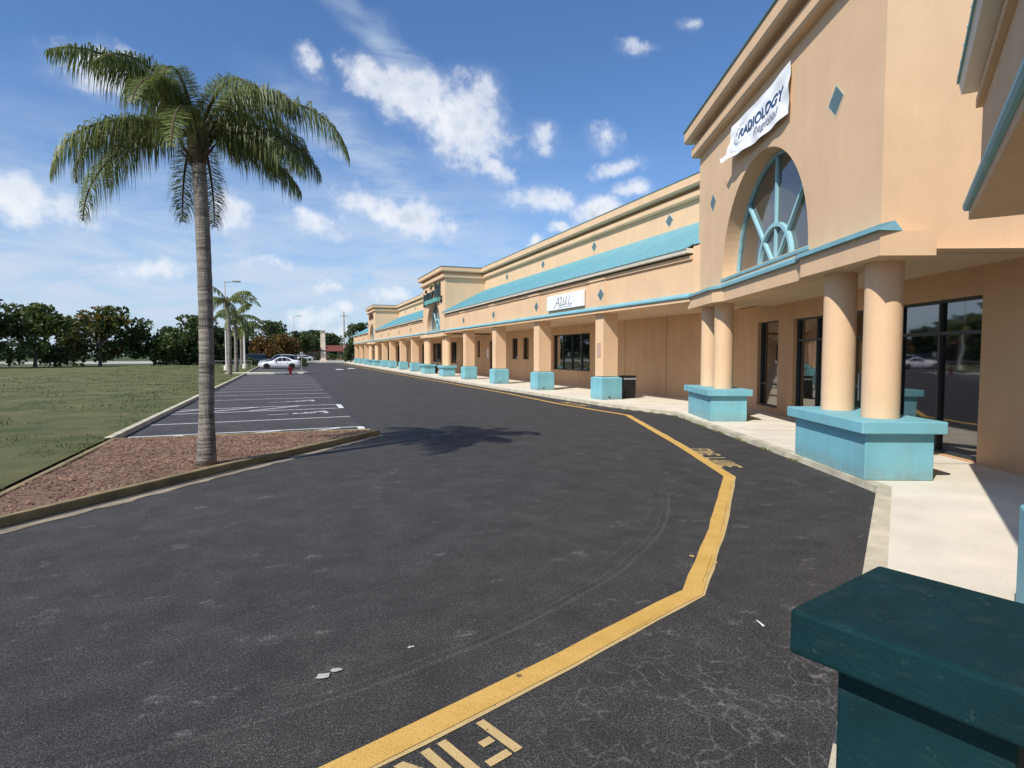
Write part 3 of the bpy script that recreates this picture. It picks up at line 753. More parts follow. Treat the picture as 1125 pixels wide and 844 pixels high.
# ------------------------------------------------------------------ signs
def text_mesh(txt,size,ext=.01,shear=0,off=0):
    cu=bpy.data.curves.new('t','FONT'); cu.body=txt; cu.size=size; cu.extrude=ext; cu.shear=shear; cu.offset=off
    o=bpy.data.objects.new('t',cu); COL.objects.link(o); dg=bpy.context.evaluated_depsgraph_get()
    me=bpy.data.meshes.new_from_object(o.evaluated_get(dg)); bpy.data.objects.remove(o); bpy.data.curves.remove(cu); return me
# banner (cloth grid); local: u to the right (=-s), v up, w outward
BT0,BT1,BZ0,BZ1=.78,4.14,6.42,7.40
def bpos(u,v):
    # u 0..1 left to right, v 0..1 bottom to top
    t=BT0+(BT1-BT0)*u+.30*(1-v)*(1-u); sag=.06*math.sin(math.pi*u)*v*v
    low=BZ0+.10*(1-u)**2-.16*math.sin(math.pi*u)*.25
    z=low+(BZ1-low)*v-sag
    out=.05+.22*(1-v)**1.3*(.35+.65*(1-u))*(1-.5*u)+.015*math.sin(u*23+v*7)*(.3+(1-v))+.01*math.sin(u*9-v*14)
    return t,z,out
def bworld(u,v,ex=0):
    t,z,out=bpos(u,v); return FT(2.53-t,-.2+out+ex,z)+BO
org=bworld(.5,.5)
b=MB(); NU,NV=44,16
for i in range(NU):
    for j in range(NV):
        b.poly([bworld(i/NU,j/NV)-org,bworld((i+1)/NU,j/NV)-org,bworld((i+1)/NU,(j+1)/NV)-org,bworld(i/NU,(j+1)/NV)-org])
# torn flap folded out at the lower left
q0=bworld(0,0)-org; q1=bworld(0,.16)-org; sN=Vector((*N45,0)); sS=Vector((*S45,0))
b.poly([q0,q1,q1+sS*.22+sN*.05+Vector((0,0,-.02)),q0+sS*.30+sN*.06+Vector((0,0,.12)),q0+sS*.16+sN*.05+Vector((0,0,-.02))])
b.poly([q0+sS*.16+sN*.05+Vector((0,0,-.02)),q0+sS*.30+sN*.06+Vector((0,0,.12)),q0+sS*.42+sN*.1+Vector((0,0,.42)),q0+sS*.36+sN*.1+Vector((0,0,.36))])
ban=b.build('banner',banner_cloth,smooth=True,loc=org,auto=60); tag(ban,'white cloth banner with navy lettering sagging on the corner tower above its arch','banner')
def on_banner(txt,size,u0,v0,width,m,shear=0,off=0,name='lettering'):
    me=text_mesh(txt,size,0.002,shear,off); xs=[v.co.x for v in me.vertices]; k=width/(max(xs)-min(xs)); x0=min(xs)
    WB=BT1-BT0; HB=BZ1-BZ0
    bm=bmesh.new(); bm.from_mesh(me); bmesh.ops.subdivide_edges(bm,edges=[e for e in bm.edges if e.calc_length()>.06],cuts=2); 
    for v in bm.verts:
        u=u0+(v.co.x-x0)*k/WB; vv=v0+v.co.y/HB; v.co=bworld(u,vv,.012+v.co.z)-org
    bm.to_mesh(me); bm.free(); me.materials.clear(); me.materials.append(m)
    o=bpy.data.objects.new(name,me); COL.objects.link(o); o.parent=ban; return o
on_banner('RADIOLOGY',.34,.215,.42,2.38,navy_m,.05,.006)
on_banner('Regional',.25,.50,.17,1.2,greyink,.25,0)
b=MB()
def bstroke(pts,w,m=0):
    for i in range(len(pts)-1):
        (u,v),(u2,v2)=pts[i],pts[i+1]
        d=Vector((u2-u,(v2-v)*.3)); d.normalize(); n=Vector((-d.y,d.x))
        b.poly([bworld(u+n.x*w,v+n.y*w*3,.012)-org,bworld(u2+n.x*w,v2+n.y*w*3,.012)-org,bworld(u2-n.x*w,v2-n.y*w*3,.012)-org,bworld(u-n.x*w,v-n.y*w*3,.012)-org])
bstroke([(.17+.055*math.cos(a*.25),.46+.14*math.sin(a*.25)) for a in range(5,22)],.004)
bstroke([(.14,.36),(.165,.62),(.19,.36)],.004)
bstroke([(.17,.30),(.25,.285),(.34,.29),(.43,.30)],.002)
bstroke([(.05,.28),(.12,.16),(.20,.10)],.002); bstroke([(.06,.2),(.13,.1)],.002)
bstroke([(.13,.62),(.17,.74),(.2,.70)],.0025); bstroke([(.19,.78),(.24,.82),(.27,.76)],.002)
b.build('logo_swoosh',greyink,ban,recalc=False)

def stroke_sign(b,pts,w,F,n,d=.03):
    for i in range(len(pts)-1):
        p,q=Vector(pts[i]),Vector(pts[i+1]); v=(q-p).normalized(); nn=Vector((-v.y,v.x))*w/2; p=p-v*w*.25; q=q+v*w*.25
        b.prism([(p.x+nn.x,p.y+nn.y),(q.x+nn.x,q.y+nn.y),(q.x-nn.x,q.y-nn.y),(p.x-nn.x,p.y-nn.y)],n,n+d,lambda t,x,z:F(x,t,z))
def reloc(o,F,s,n,z):
    """shift a world-built mesh so its origin sits at its own place"""
    w=F(s,n,z)+BO; o.data.transform(Matrix.Translation(-(w-BO))); o.location=w; return o
# white signboard with handwritten AZUL (s decreases to the reader's right)
b=MB(); b.box((21.6,.0,3.81),(25.2,.09,4.46),0,FA); sb=b.build('shop_sign',white_m,bevel=.01)
reloc(sb,FA,23.4,.0,3.81); tag(sb,'white rectangular shop sign lettered AZUL on the arcade fascia','sign')
b=MB()
def S(u,v): return (25.2-3.6*u,3.81+.65*v)
for pts in ([(.22,.10),(.27,.30),(.335,.75),(.35,.78),(.36,.28),(.385,.24)],[(.28,.40),(.335,.44),(.37,.45)],
            [(.385,.70),(.42,.78),(.45,.74),(.42,.48),(.395,.25),(.43,.22),(.48,.34)],
            [(.50,.74),(.49,.5),(.485,.32),(.50,.24),(.53,.28),(.56,.5),(.575,.78)],[(.575,.78),(.56,.45),(.56,.30),(.59,.26)],
            [(.655,.80),(.64,.5),(.62,.26),(.66,.24),(.72,.30)]):
    stroke_sign(b,[S(*p) for p in pts],.022,FA,.085,.015)
for k in range(11):
    stroke_sign(b,[S(.34+k*.034,.115+k*.001),S(.36+k*.034,.116+k*.001)],.016,FA,.085,.015)
lt=b.build('lettering',ink_m,sb); lt.data.transform(Matrix.Translation(-(FA(23.4,.0,3.81)))); 
# middle tower letters, green box and little gable
def M(u,v): return (3.15-6.3*u,6.35+v)
def letter_sign(F,n,z,label):
    return empty('tower_letter_sign',F(0,n,z)+BO,0,label,'sign')
def letter(par,F,n,z,m,strokes,d):
    b=MB()
    for pts,w in strokes: stroke_sign(b,pts,w,F,n,d)
    o=b.build('letter',m,par); o.data.transform(Matrix.Translation(-F(0,n,z))); return o
LS=letter_sign(FM,-.2,6.3,'dark dimensional letters above a green plaque over the middle tower arch')
for st in ([([(.02,-.35),(.02,.55)],.15),([(.07,-.3),(.0,-.42)],.09)],[([(.13,-.02),(.13,.5)],.15),([(.13,.70),(.13,.86)],.2)],
           [([(.21,.0),(.21,.55)],.12),([(.21,.5),(.26,.55)],.1)],[([(.31,.05),(.31,.52),(.37,.52),(.37,.05),(.31,.05)],.12)],
           [([(.44,.55),(.49,.06),(.55,.6)],.14)],[([(.66,.0),(.69,.75),(.75,.0)],.15),([(.67,.28),(.73,.28)],.08)],[([(.69,.88),(.69,1.06)],.2)],
           [([(.82,.0),(.82,.95)],.12)],[([(.90,.0),(.90,1.02)],.16),([(.90,.0),(.99,-.06)],.13)],[([(.99,-.3),(.97,-.5)],.08)]):
    letter(LS,FM,-.2,6.3,ink_m,[([M(*p) for p in pts],w) for pts,w in st],.16)
b=MB(); b.box((-2.3,-.2,5.98),(2.25,.05,6.30),0,FM); o=b.build('green_plaque',green_s,LS,bevel=.01); o.data.transform(Matrix.Translation(-FM(0,-.2,6.3)))
b=MB(); stroke_sign(b,[(.7,7.25),(-.1,7.66),(-.7,7.36)],.15,FM,-.2,.14); o=b.build('gable_emblem',olive_m,LS); o.data.transform(Matrix.Translation(-FM(0,-.2,6.3)))
LF=letter_sign(FF,-.2,6.7,'small brown letters over the narrow arch of the farthest tower'); brl=mat('brown_letters',(.10,.06,.04),.7)
for k,(x,w,h) in enumerate(((1.9,.3,.5),(1.35,.34,.75),(.7,.3,.6),(.1,.32,.8),(-.5,.3,.55),(-1.1,.34,.7),(-1.7,.3,.55))):
    letter(LF,FF,-.2,6.7,brl,[([(x,6.7),(x,6.7+h)],w*.55),([(x-.18,6.72+h*.5),(x+.12,6.72+h*.55)],.14)],.13)
# faint notice on the nearest square pillar
b=MB(); b.box((20.50,-.112,1.75),(20.80,-.128,2.30),0,FA); o=b.build('pillar_notice',mat('faded_notice',(.5,.34,.25),.8)); reloc(o,FA,20.65,-.12,1.75); tag(o,'faded notice plate on the front of the nearest square pillar','notice')

# ------------------------------------------------------------------ pavement furniture
def trash(loc,label,rz=0,top=grey_m,body=dark_m):
    t=empty('trash_can',loc,rz,label,'trash can','trash cans on the pavement')
    b=MB(); b.box((-.24,-.24,.0),(.24,.24,.74)); b.build('body',body,t,bevel=.02)
    b=MB(); b.box((-.26,-.26,.742),(.26,.26,.81)); b.box((-.24,-.24,.812),(.24,.24,.815)); b.build('rim',top,t,bevel=.01)
    b=MB(); b.box((-.25,-.25,.82),(.25,.25,.90)); b.lathe([(.13,.90),(.12,.905)],seg=16); b.build('lid',body,t,bevel=.02)
    return t
trash((12.75,20.75,.1),'black square trash can with grey rim behind the nearest pillar')
trash((12.1,51.6,.1),'dark trash can between the column bases of the middle tower',top=dark_m)
# near column base as bare pedestal, its shade put into the dark teal
pd=empty('pedestal',(2.19,1.40,.098),R(16.3),'capped teal pedestal, shade put into its dark colour, close to the camera at the right edge of the pavement','pedestal')
b=MB(); b.box((-.26,-.26,0),(.26,.26,.69)); b.build('body',teal_shade,pd,bevel=.015)
b=MB(); b.box((-.38,-.38,.692),(.38,.38,.86)); b.build('cap',teal_shade,pd,bevel=.015)

# hydrant
h=empty('fire_hydrant',(.2,57.55,0),0,'red fire hydrant standing beside the pale kerb of the parking divider','hydrant')
b=MB(); b.lathe([(.17,0),(.17,.05),(.11,.06),(.105,.5),(.14,.51),(.14,.56),(.12,.57),(.11,.66),(.07,.73),(.04,.75)],seg=20); b.build('barrel',red_m,h,smooth=True,auto=35)
for a in (0,90,180):
    b=MB(); b.lathe([(.065,0),(.065,.09),(.075,.095),(.075,.14),(.03,.15)],seg=14); o=b.build('outlet_cap',red_m,h,loc=(.09*math.cos(R(a)),-.09*math.sin(R(a)),.42),rot=(R(90),0,R(a+90)))
b=MB(); b.lathe([(.03,.74),(.03,.80)],seg=6); b.build('operating_nut',red_m,h)
# sign post on divider tip
sp=empty('sign_post',(1.2,58.9,.1),0,'thin grey post with small sign on the tip of the parking divider','sign post')
b=MB(); b.tube([(0,0,0),(0,0,1.9)],.03,8); b.build('post',grey_m,sp); b=MB(); b.box((-.15,-.035,1.45),(.15,-.045,1.9)); b.build('sign_plate',grey_m,sp,bevel=.003)

# ------------------------------------------------------------------ cars
def car(loc,rz,label,body_m,st,wheels,wr,group=None):
    c=empty('parked_car',loc,rz,label,'car',group)
    def sec(s):
        x,zl,zb,zr,wb,wr_=s
        h=[(0,zl),(wb*.86,zl),(wb*.96,zl+.12),(wb,zl+(zb-zl)*.55),(wb*.985,zb-.06),(wb*.95,zb),(wr_+ (wb*.95-wr_)*.12,zr-.05 if zr-zb>.2 else zb+(zr-zb)*.6),(wr_*.86,zr),(wr_*.4,zr+.02),(0,zr+.025)]
        return h
    b=MB(); secs=[sec(s) for s in st]; n=len(secs[0])
    for sg in (-1,1):
        for i in range(len(st)-1):
            for j in range(n-1):
                A=secs[i][j],secs[i][j+1],secs[i+1][j+1],secs[i+1][j]; X=(st[i][0],st[i][0],st[i+1][0],st[i+1][0])
                b.poly([(x,sg*a[0],a[1]) for x,a in zip(X,A)])
        for k in (0,len(st)-1): b.poly([(st[k][0],sg*a[0],a[1]) for a in secs[k]])
    body=b.build('body',body_m,c,smooth=True,auto=32)
    # glass: side windows per cabin bay and both screens
    cab=[i for i in range(len(st)) if st[i][3]-st[i][2]>.3]
    i0,i1=cab[0]-1,cab[-1]+1
    for sg in (-1,1):
        b=MB()
        for i in range(i0,i1):
            s0,s1=secs[i],secs[i+1]; x0,x1=st[i][0],st[i+1][0]
            def P(s,x,t):
                a,q=s[5],s[6]; return (x,sg*(a[0]+(q[0]-a[0])*t+.012),a[1]+(q[1]-a[1])*t)
            lo,hi=.04,.95
            xa=x0+.02; xb=x1-.02
            if i==i0: b.poly([P(s0,x0+.22*(x1-x0),.16),P(s1,x1-.02,lo),P(s1,x1-.02,hi)])
            elif i==i1-1: b.poly([P(s0,x0+.02,lo),P(s1,x0+.72*(x1-x0),.15),P(s0,x0+.02,hi)])
            else: b.poly([P(s0,xa,lo),P(s1,xb,lo),P(s1,xb,hi),P(s0,xa,hi)])
        b.build('side_window',cglass,c,recalc=False)
    for (i,j,nm) in ((i0,i0+1,'windscreen'),(i1,i1-1,'rear_window')):
        b=MB(); s0,s1=st[i],st[j]; q=.1
        def L(t,y): return (s0[0]+(s1[0]-s0[0])*t,y,s0[3]+.035+(s1[3]+.035-s0[3]-.035)*t+.01)
        w0,w1=s0[5]*.92,s1[5]*.82
        b.poly([L(.06,-w0),L(.06,w0),L(.92,w1),L(.92,-w1)]); b.build(nm,cglass,c,recalc=False)
    for x in wheels:
        for sg in (-1,1):
            y=sg*(st[3][4]-.10)
            b=MB(); b.lathe([(wr*.62,-.10),(wr*.95,-.11),(wr,-.08),(wr,.08),(wr*.95,.11),(wr*.62,.10)],seg=24); w=b.build('wheel',rubber,c,loc=(x,y,wr),rot=(R(90),0,0),smooth=True,auto=40)
            b=MB(); b.lathe([(wr*.63,-.09),(wr*.63,.09)],seg=20)
            for k in range(5):
                a=k*1.2566; ca,sa=math.cos(a),math.sin(a)
                for zz in (-.112,.1): b.poly([(ca*.05-sa*.03,sa*.05+ca*.03,zz),(ca*wr*.6-sa*.03,sa*wr*.6+ca*.03,zz),(ca*wr*.6+sa*.03,sa*wr*.6-ca*.03,zz),(ca*.05+sa*.03,sa*.05-ca*.03,zz)])
            b.build('rim',rim_m,w,recalc=False)
            b=MB()
            for k in range(12):
                a0,a1=math.pi*k/12,math.pi*(k+1)/12; yy=sg*(st[3][4]+.004)
                b.poly([(x+math.cos(a0)*wr*.98,yy-sg*.02,wr+math.sin(a0)*wr*.98),(x+math.cos(a1)*wr*.98,yy-sg*.02,wr+math.sin(a1)*wr*.98),(x+math.cos(a1)*wr*1.16,yy,wr+math.sin(a1)*wr*1.16),(x+math.cos(a0)*wr*1.16,yy,wr+math.sin(a0)*wr*1.16)])
            b.build('wheel_arch',dark_m,c,recalc=False)
    for sg in (-1,1):
        f=st[1]; b=MB(); b.box((f[0]-.14,sg*(f[4]-.28),f[2]-.12),(f[0]+.12,sg*(f[4]+.004),f[2]-.01)); b.build('headlight',lamp_c,c,bevel=.02)
        f=st[-2]; b=MB(); b.box((f[0]-.05,sg*(f[4]-.28),f[2]-.14),(f[0]+.14,sg*(f[4]+.004),f[2]-.02)); b.build('tail_light',lamp_r,c,bevel=.02)
        f=st[i0]; b=MB(); b.box((f[0]+.32,sg*(f[4]-.02),f[2]+.02),(f[0]+.46,sg*(f[4]+.15),f[2]+.14)); b.build('mirror',body_m,c,bevel=.03)
        b=MB(); z=f[2]-.2
        for xx in (st[cab[0]][0]+.25,st[cab[-1]][0]-.05): b.box((xx,sg*(f[4]-.005),z),(xx+.16,sg*(f[4]+.02),z+.025))
        b.build('door_handle',dark_m,c)
    return c
SED=[(0,.35,.58,.62,.70,.55),(.22,.24,.68,.74,.84,.68),(.9,.2,.78,.86,.9,.72),(1.5,.2,.86,.94,.9,.74),(2.15,.2,.89,1.36,.9,.60),(2.65,.2,.91,1.44,.9,.61),(3.2,.2,.93,1.40,.9,.60),(4.0,.22,.95,1.06,.89,.68),(4.5,.25,.93,1.02,.86,.70),(4.75,.36,.82,.88,.74,.6)]
SUV=[(0,.4,.75,.8,.74,.6),(.22,.3,.88,.95,.88,.74),(.9,.28,.98,1.06,.93,.78),(1.35,.28,1.02,1.12,.94,.8),(1.95,.28,1.04,1.66,.94,.70),(2.7,.28,1.05,1.74,.94,.71),(3.6,.28,1.06,1.72,.94,.70),(4.3,.3,1.06,1.62,.93,.68),(4.62,.34,1.04,1.14,.9,.7),(4.72,.42,.9,.98,.8,.62)]
TY='cars parked in the lot'
car((-3.3,77.6,0),0,'white four door sedan parked nose left beside the lawn, nearest of the cars',car_white,SED,(.95,3.75),.33)
car((-3.4,81.3,0),0,'silver sport utility vehicle parked directly behind the white sedan',car_silver,SUV,(.95,3.72),.37)
car((1.2,150.5,0),R(25),'small white car on the far pale road under the trees',car_white,SED,(.95,3.75),.33)
car((3.9,152.5,0),R(160),'silver sport utility vehicle on the far pale road beside a white car',car_silver,SUV,(.95,3.72),.37)
car((-7.6,97,.05),R(8),'dark sport utility vehicle parked beyond the lawn and the palm trunks',car_dark,SUV,(.95,3.72),.37)

# ------------------------------------------------------------------ vegetation
def frond(b,top,az,e0,Lf,droop,rnd,leaf,nleaf,w,mi=0,hang=.75):
    p=Vector(top); d=Vector((math.cos(az),math.sin(az),0)); pts=[p.copy()]; ns=16; tang=[]
    for k in range(ns):
        e=e0-droop*((k+1)/ns)**1.35; v=d*math.cos(e)+Vector((0,0,math.sin(e))); tang.append(v); p=p+v*(Lf/ns); pts.append(p.copy())
    tang.append(tang[-1]); side=Vector((-d.y,d.x,0))
    b.tube(pts,[.030*(1-.85*k/ns)+.004 for k in range(ns+1)],5,1)
    for k in range(nleaf):
        t=.14+.86*(k/nleaf); f=t*ns; i=min(int(f),ns-1); q=pts[i].lerp(pts[i+1],f-i); tg=tang[i]
        ll=leaf*(math.sin(math.pi*min(1,(t*.86+.12)))**.6)*rnd.uniform(.6,1.18)
        for sg in (-1,1):
            up=rnd.uniform(-.35,.25)
            v1=(side*sg*rnd.uniform(.7,1.0)+tg*rnd.uniform(.35,.75)+Vector((0,0,up))).normalized()
            v2=(v1*(1-hang)+Vector((0,0,-1))*hang*rnd.uniform(.55,1.5)).normalized()
            v3=(v2*.5+Vector((0,0,-1))).normalized()
            a=q; m_=a+v1*ll*.32; m2=m_+v2*ll*.36; e_=m2+v3*ll*.34
            wd=tg.cross(v1).cross(v1); wd=(wd.normalized() if wd.length>1e-4 else side)*0+tg*w*.5
            b.poly([a-wd*.6,a+wd*.6,m_+wd,m_-wd],mi); b.poly([m_-wd,m_+wd,m2+wd*.8,m2-wd*.8],mi); b.poly([m2-wd*.8,m2+wd*.8,e_],mi)
def palm(name,label,loc,h,r,specs,seed,leaf=.62,nleaf=85,w=.022,group=None,husk_r=1.0):
    rnd=random.Random(seed); t=empty(name,loc,0,label,'palm tree',group)
    b=MB(); pts=[];rad=[]
    nseg=int(h*7)
    for k in range(nseg+1):
        z=h*k/nseg; pts.append((.05*math.sin(z*.6),.04*math.sin(z*.45+1),z)); rad.append(r*(1.35-.35*min(1,z/.8))*(1+.035*(k%2))*(1-.12*z/h))
    b.tube(pts,rad,14); tr=b.build('trunk',palm_bark,t,smooth=True)
    topv=Vector(pts[-1])
    b=MB(); b.lathe([(r*.9,-.25),(r*1.25*husk_r,-.05),(r*1.35*husk_r,.12),(r*.8,.4),(r*.25,.6)],c=topv,seg=12)
    for k in range(16):
        a=rnd.uniform(0,6.28); z=rnd.uniform(-.25,.25); q=topv+Vector((math.cos(a)*r*.9,math.sin(a)*r*.9,z)); b.tube([q,q+Vector((math.cos(a)*.16,math.sin(a)*.16,rnd.uniform(.12,.3)))],[.03,.012],5)
    b.build('crown_husk',husk,t)
    b=MB()
    for (az,e0,Lf,dr) in specs: frond(b,topv+Vector((math.cos(az)*.05,math.sin(az)*.05,.2)),az,e0,Lf,dr,rnd,leaf,nleaf,w)
    b.build('crown',[palm_leaf,husk],t,recalc=False)
    return t
rn=random.Random(31)
# the near palm: fronds whose sweep shows in the photo first, the rest around
sp1=[(R(-12),R(50),2.9,R(126)),(R(-30),R(14),2.0,R(74)),(R(25),R(52),2.2,R(112)),(R(8),R(30),2.1,R(92)),(R(-60),R(50),2.0,R(95)),(R(-95),R(46),2.0,R(90)),(R(50),R(40),2.1,R(100)),(R(-3),R(0),1.75,R(60)),(R(75),R(52),2.1,R(105)),(R(-20),R(66),1.9,R(110))]
for k in range(11): sp1.append((R(95)+k*R(17)+rn.uniform(-.12,.12),R(rn.uniform(5,60)),rn.uniform(2.0,2.6),R(rn.uniform(75,115))))
palm('palm_tree','tall queen palm with drooping feathery fronds on the mulch island',(-1.27,10.72,.09),5.03,.115,sp1,5,leaf=.72,nleaf=170,w=.014)
def rspec(n,L,seed):
    q=random.Random(seed); return [(k*2.399+q.uniform(-.2,.2),R(q.uniform(-15,75)),L*q.uniform(.8,1.1),R(q.uniform(70,125))) for k in range(n)]
PG='palms along the lawn strip'
palm('palm_tree','nearest palm on the lawn strip, thick grey trunk and long arching frond',(-4.55,54.5,.05),5.9,.17,[(R(-5),R(35),2.9,R(95)),(R(15),R(60),2.6,R(110))]+rspec(10,2.1,1),11,.75,40,.05,PG)
palm('palm_tree','second palm on the lawn strip, just behind the nearest one and a little shorter',(-4.75,64,.05),5.2,.17,[(R(0),R(20),3.0,R(80))]+rspec(9,2.2,2),12,.8,38,.07,PG)
palm('palm_tree','third palm on the lawn strip with low ragged crown behind the lamp post',(-4.9,78,.05),4.9,.16,rspec(9,2.3,3),13,.9,36,.08,PG)
palm('palm_tree','fourth palm, slim and far back on the lawn strip near the dark vehicle',(-6.0,90,.05),5.0,.16,rspec(9,2.2,4),14,.9,34,.09,PG)

def tree(name,label,loc,h,rx,seed,mats,n=2600,leaf=.3,trunk_h=None,group=None,cat='tree',flat=.75,clumps=16,zlow=.28):
    rnd=random.Random(seed); t=empty(name,loc,0,label,cat,group)
    th=trunk_h if trunk_h else h*.35
    b=MB(); b.tube([(0,0,0),(.1,.05,th*.6),(0,.1,th),(.1,0,h*.7)],[.05*h*.6,.04*h*.6,.035*h*.6,.02],8)
    cl=[]
    for k in range(clumps):
        a=rnd.uniform(0,6.28); rr=rx*math.sqrt(rnd.random())*.85; z=h*(zlow+(.92-zlow)*rnd.random()); shrink=1-.55*max(0,(z/h-.6)/.4)
        c=Vector((math.cos(a)*rr*shrink,math.sin(a)*rr*shrink,z)); cl.append((c,rx*rnd.uniform(.3,.5)))
    for c,_ in cl[:8]: b.tube([(0,.05,th*.85),tuple(c*.55+Vector((0,0,th*.3))),tuple(c)],[.10*h/8,.06*h/8,.02],6)
    b.build('trunk',bark,t)
    b=MB()
    for i in range(n):
        c,r=cl[rnd.randrange(len(cl))]
        u=Vector((rnd.gauss(0,1),rnd.gauss(0,1),rnd.gauss(0,1))).normalized()*r*(rnd.random()**.4); u.z*=flat
        p=c+u
        if p.z>h: p.z=h-rnd.random()*.3
        q=Vector((rnd.gauss(0,1),rnd.gauss(0,1),rnd.gauss(0,.8)+.5)).normalized(); x=q.cross(Vector((rnd.gauss(0,1),rnd.gauss(0,1),rnd.gauss(0,1)))).normalized(); y=q.cross(x)
        s=leaf*rnd.uniform(.5,1.1); b.poly([p-x*s,p-y*s*.6,p+x*s,p+y*s*.6],rnd.randrange(len(mats)) if len(mats)>1 else 0)
    b.build('crown',mats,t,recalc=False); return t
BG='trees behind the far road'
tree('broadleaf_tree','dark green topped tree rising behind the golden tree past the cars',(-3.4,128,0),8.2,4.6,1,[leaf_dark,leaf_green,leaf_dark],3200,.34,group=BG)
tree('broadleaf_tree','golden yellow tree directly behind the parked white sedan',(-2.2,112,0),5.6,3.4,2,[leaf_gold,leaf_gold,leaf_rust],2800,.28,group=BG,zlow=.2)
tree('broadleaf_tree','rust red low tree to the right of the golden tree',(.4,116,0),4.7,2.2,3,[leaf_rust,leaf_gold],1500,.26,group=BG,zlow=.2)
tree('broadleaf_tree','bright green spreading tree above the small far white car',(2.6,142,0),6.8,3.2,4,[leaf_green,leaf_dark],2600,.32,group=BG)
tree('broadleaf_tree','dark green tree left of the pylon above the red roof',(7.4,186,0),8.6,5.2,5,[leaf_dark],2600,.42,group=BG)
tree('broadleaf_tree','broad dark green tree between the green tree and the pylon',(4.8,176,0),7.4,4.4,6,[leaf_dark,leaf_green],2400,.4,group=BG)
tree('broadleaf_tree','low dark green tree just right of the pylon',(12.5,190,0),8.0,4.2,7,[leaf_dark,leaf_green],2200,.42,group=BG)
tree('broadleaf_tree','tall green tree standing against the far end of the arcade',(14.2,131,0),8.4,3.0,8,[leaf_dark,leaf_green],3800,.32,group=BG,zlow=.12,clumps=34)
tree('broadleaf_tree','shrubby green tree beside the utility pole near the end of the arcade',(12.1,126,0),4.6,1.6,9,[leaf_green,leaf_dark],1400,.24,group=BG,zlow=.1)
# belt of trees closing the left horizon
rl=random.Random(77); desc=['dark green','olive green','rust tinted','golden edged','pale green','deep green','grey green','mixed green']
LB=[(-9.5,118,7.2),(-14,110,8.0),(-19,104,7.5),(-25,100,8.5),(-30,92,8.0),(-36,88,9.0),(-41,80,8.0),(-47,92,9.5)]
where=['behind the palm trunks of the lawn strip','left of the lawn palms','beyond the far corner of the lawn','behind the lawn near the far lamp post','on the far side of the lawn','at the left edge of the lawn','farthest left along the lawn','in the left distance behind the lawn']
for i,(x,y,h) in enumerate(LB):
    tree('broadleaf_tree','%s tree %s'%(desc[i],where[i]),(x,y,0),h,h*.55,100+i,[[leaf_dark,leaf_dark,leaf_green],[leaf_green,leaf_dark],[leaf_dark,leaf_green,leaf_green],[leaf_gold,leaf_green,leaf_dark],[leaf_green],[leaf_dark],[leaf_dark,leaf_green],[leaf_green,leaf_dark]][i],3600,.40,group='trees left of the lawn',zlow=.12,clumps=22)
# far wood closing the horizon
b=MB(); rf=random.Random(5)
for i in range(9000):
    x=rf.uniform(-150,60); y=215+rf.uniform(0,14)-.12*x; hgt=5.2+1.8*mn.noise(Vector((x*.08,1,2)))+1.4*mn.noise(Vector((x*.3,5,2))); z=hgt*rf.random()**.7
    s=rf.uniform(.4,.9); q=Vector((rf.gauss(0,1),rf.gauss(0,1),rf.gauss(0,1))).normalized(); xx=q.cross(Vector((0,.3,1))).normalized(); yy=q.cross(xx); p=Vector((x,y,z))
    b.poly([p-xx*s,p-yy*s*.6,p+xx*s,p+yy*s*.6])
tag(b.build('far_wood',leaf_dark,recalc=False),label='far dark band of trees along the horizon beyond the road',kind='stuff')
def bush(loc,rx,h,seed,label,m,group,n=700):
    return tree('shrub',label,loc,h,rx,seed,m,n,.16,trunk_h=h*.3,group=group,cat='shrub',zlow=.12,clumps=10)
HG='shrubs beyond the far road'
bush((6.9,164.5,0),1.6,1.9,41,'dark green shrub left of the pylon foot',[leaf_dark],HG)
bush((10.4,164.5,0),1.8,1.8,42,'green shrub just right of the pylon foot',[leaf_green,leaf_dark],HG)
bush((13.2,164.8,0),1.7,1.7,43,'dark shrub below the red roof between pylon and utility pole',[leaf_dark,leaf_green],HG)
bush((15.6,164,0),1.5,2.0,44,'rounded green shrub by the foot of the utility pole',[leaf_green],HG)
bush((2.0,92,0),1.0,1.3,45,'low dark shrub at the rear of the parked white sedan',[leaf_dark],HG,500)
bush((-5.4,96,0),1.2,1.2,46,'small shrub at the end of the lawn strip in front of the dark vehicle',[leaf_dark,leaf_green],HG,500)

# ------------------------------------------------------------------ background structures
def house(loc,w,d,hh,label,wallm,roofm,rz=0,nwin=3):
    t=empty('low_building',loc,rz,label,'building')
    b=MB(); b.box((-w/2,-d/2,0),(w/2,d/2,hh)); b.build('wall',wallm,t)
    b=MB(); o=.6; z=hh+.003
    A=[(-w/2-o,-d/2-o,z),(w/2+o,-d/2-o,z),(w/2+o,d/2+o,z),(-w/2-o,d/2+o,z)]; r0,r1=(-w/2+d/2,0,hh+1.7),(w/2-d/2,0,hh+1.7)
    b.poly([A[0],A[1],r1,r0]); b.poly([A[1],A[2],r1]); b.poly([A[2],A[3],r0,r1]); b.poly([A[3],A[0],r0]); b.poly(A); b.build('roof',roofm,t)
    for k in range(nwin):
        x=-w/2+w*(k+.5)/nwin; b=MB(); b.box((x-1.0,-d/2-.04,.7),(x+1.0,-d/2-.003,2.3)); f=b.build('window',frame_m,t)
        b=MB(); b.box((x-.92,-d/2-.05,.78),(x+.92,-d/2-.042,2.22)); b.build('pane',glass,f)
    return t
house((10.4,178,0),19,8,2.4,'long low building with red brown hipped roof beyond the far road',house_m,brick_roof,0,6)
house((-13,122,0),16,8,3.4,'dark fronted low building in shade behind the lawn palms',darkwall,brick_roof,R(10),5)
house((-3.5,141,0),9,7,2.8,'small low building with rust roof behind the golden tree',house_m,brick_roof,0,3)
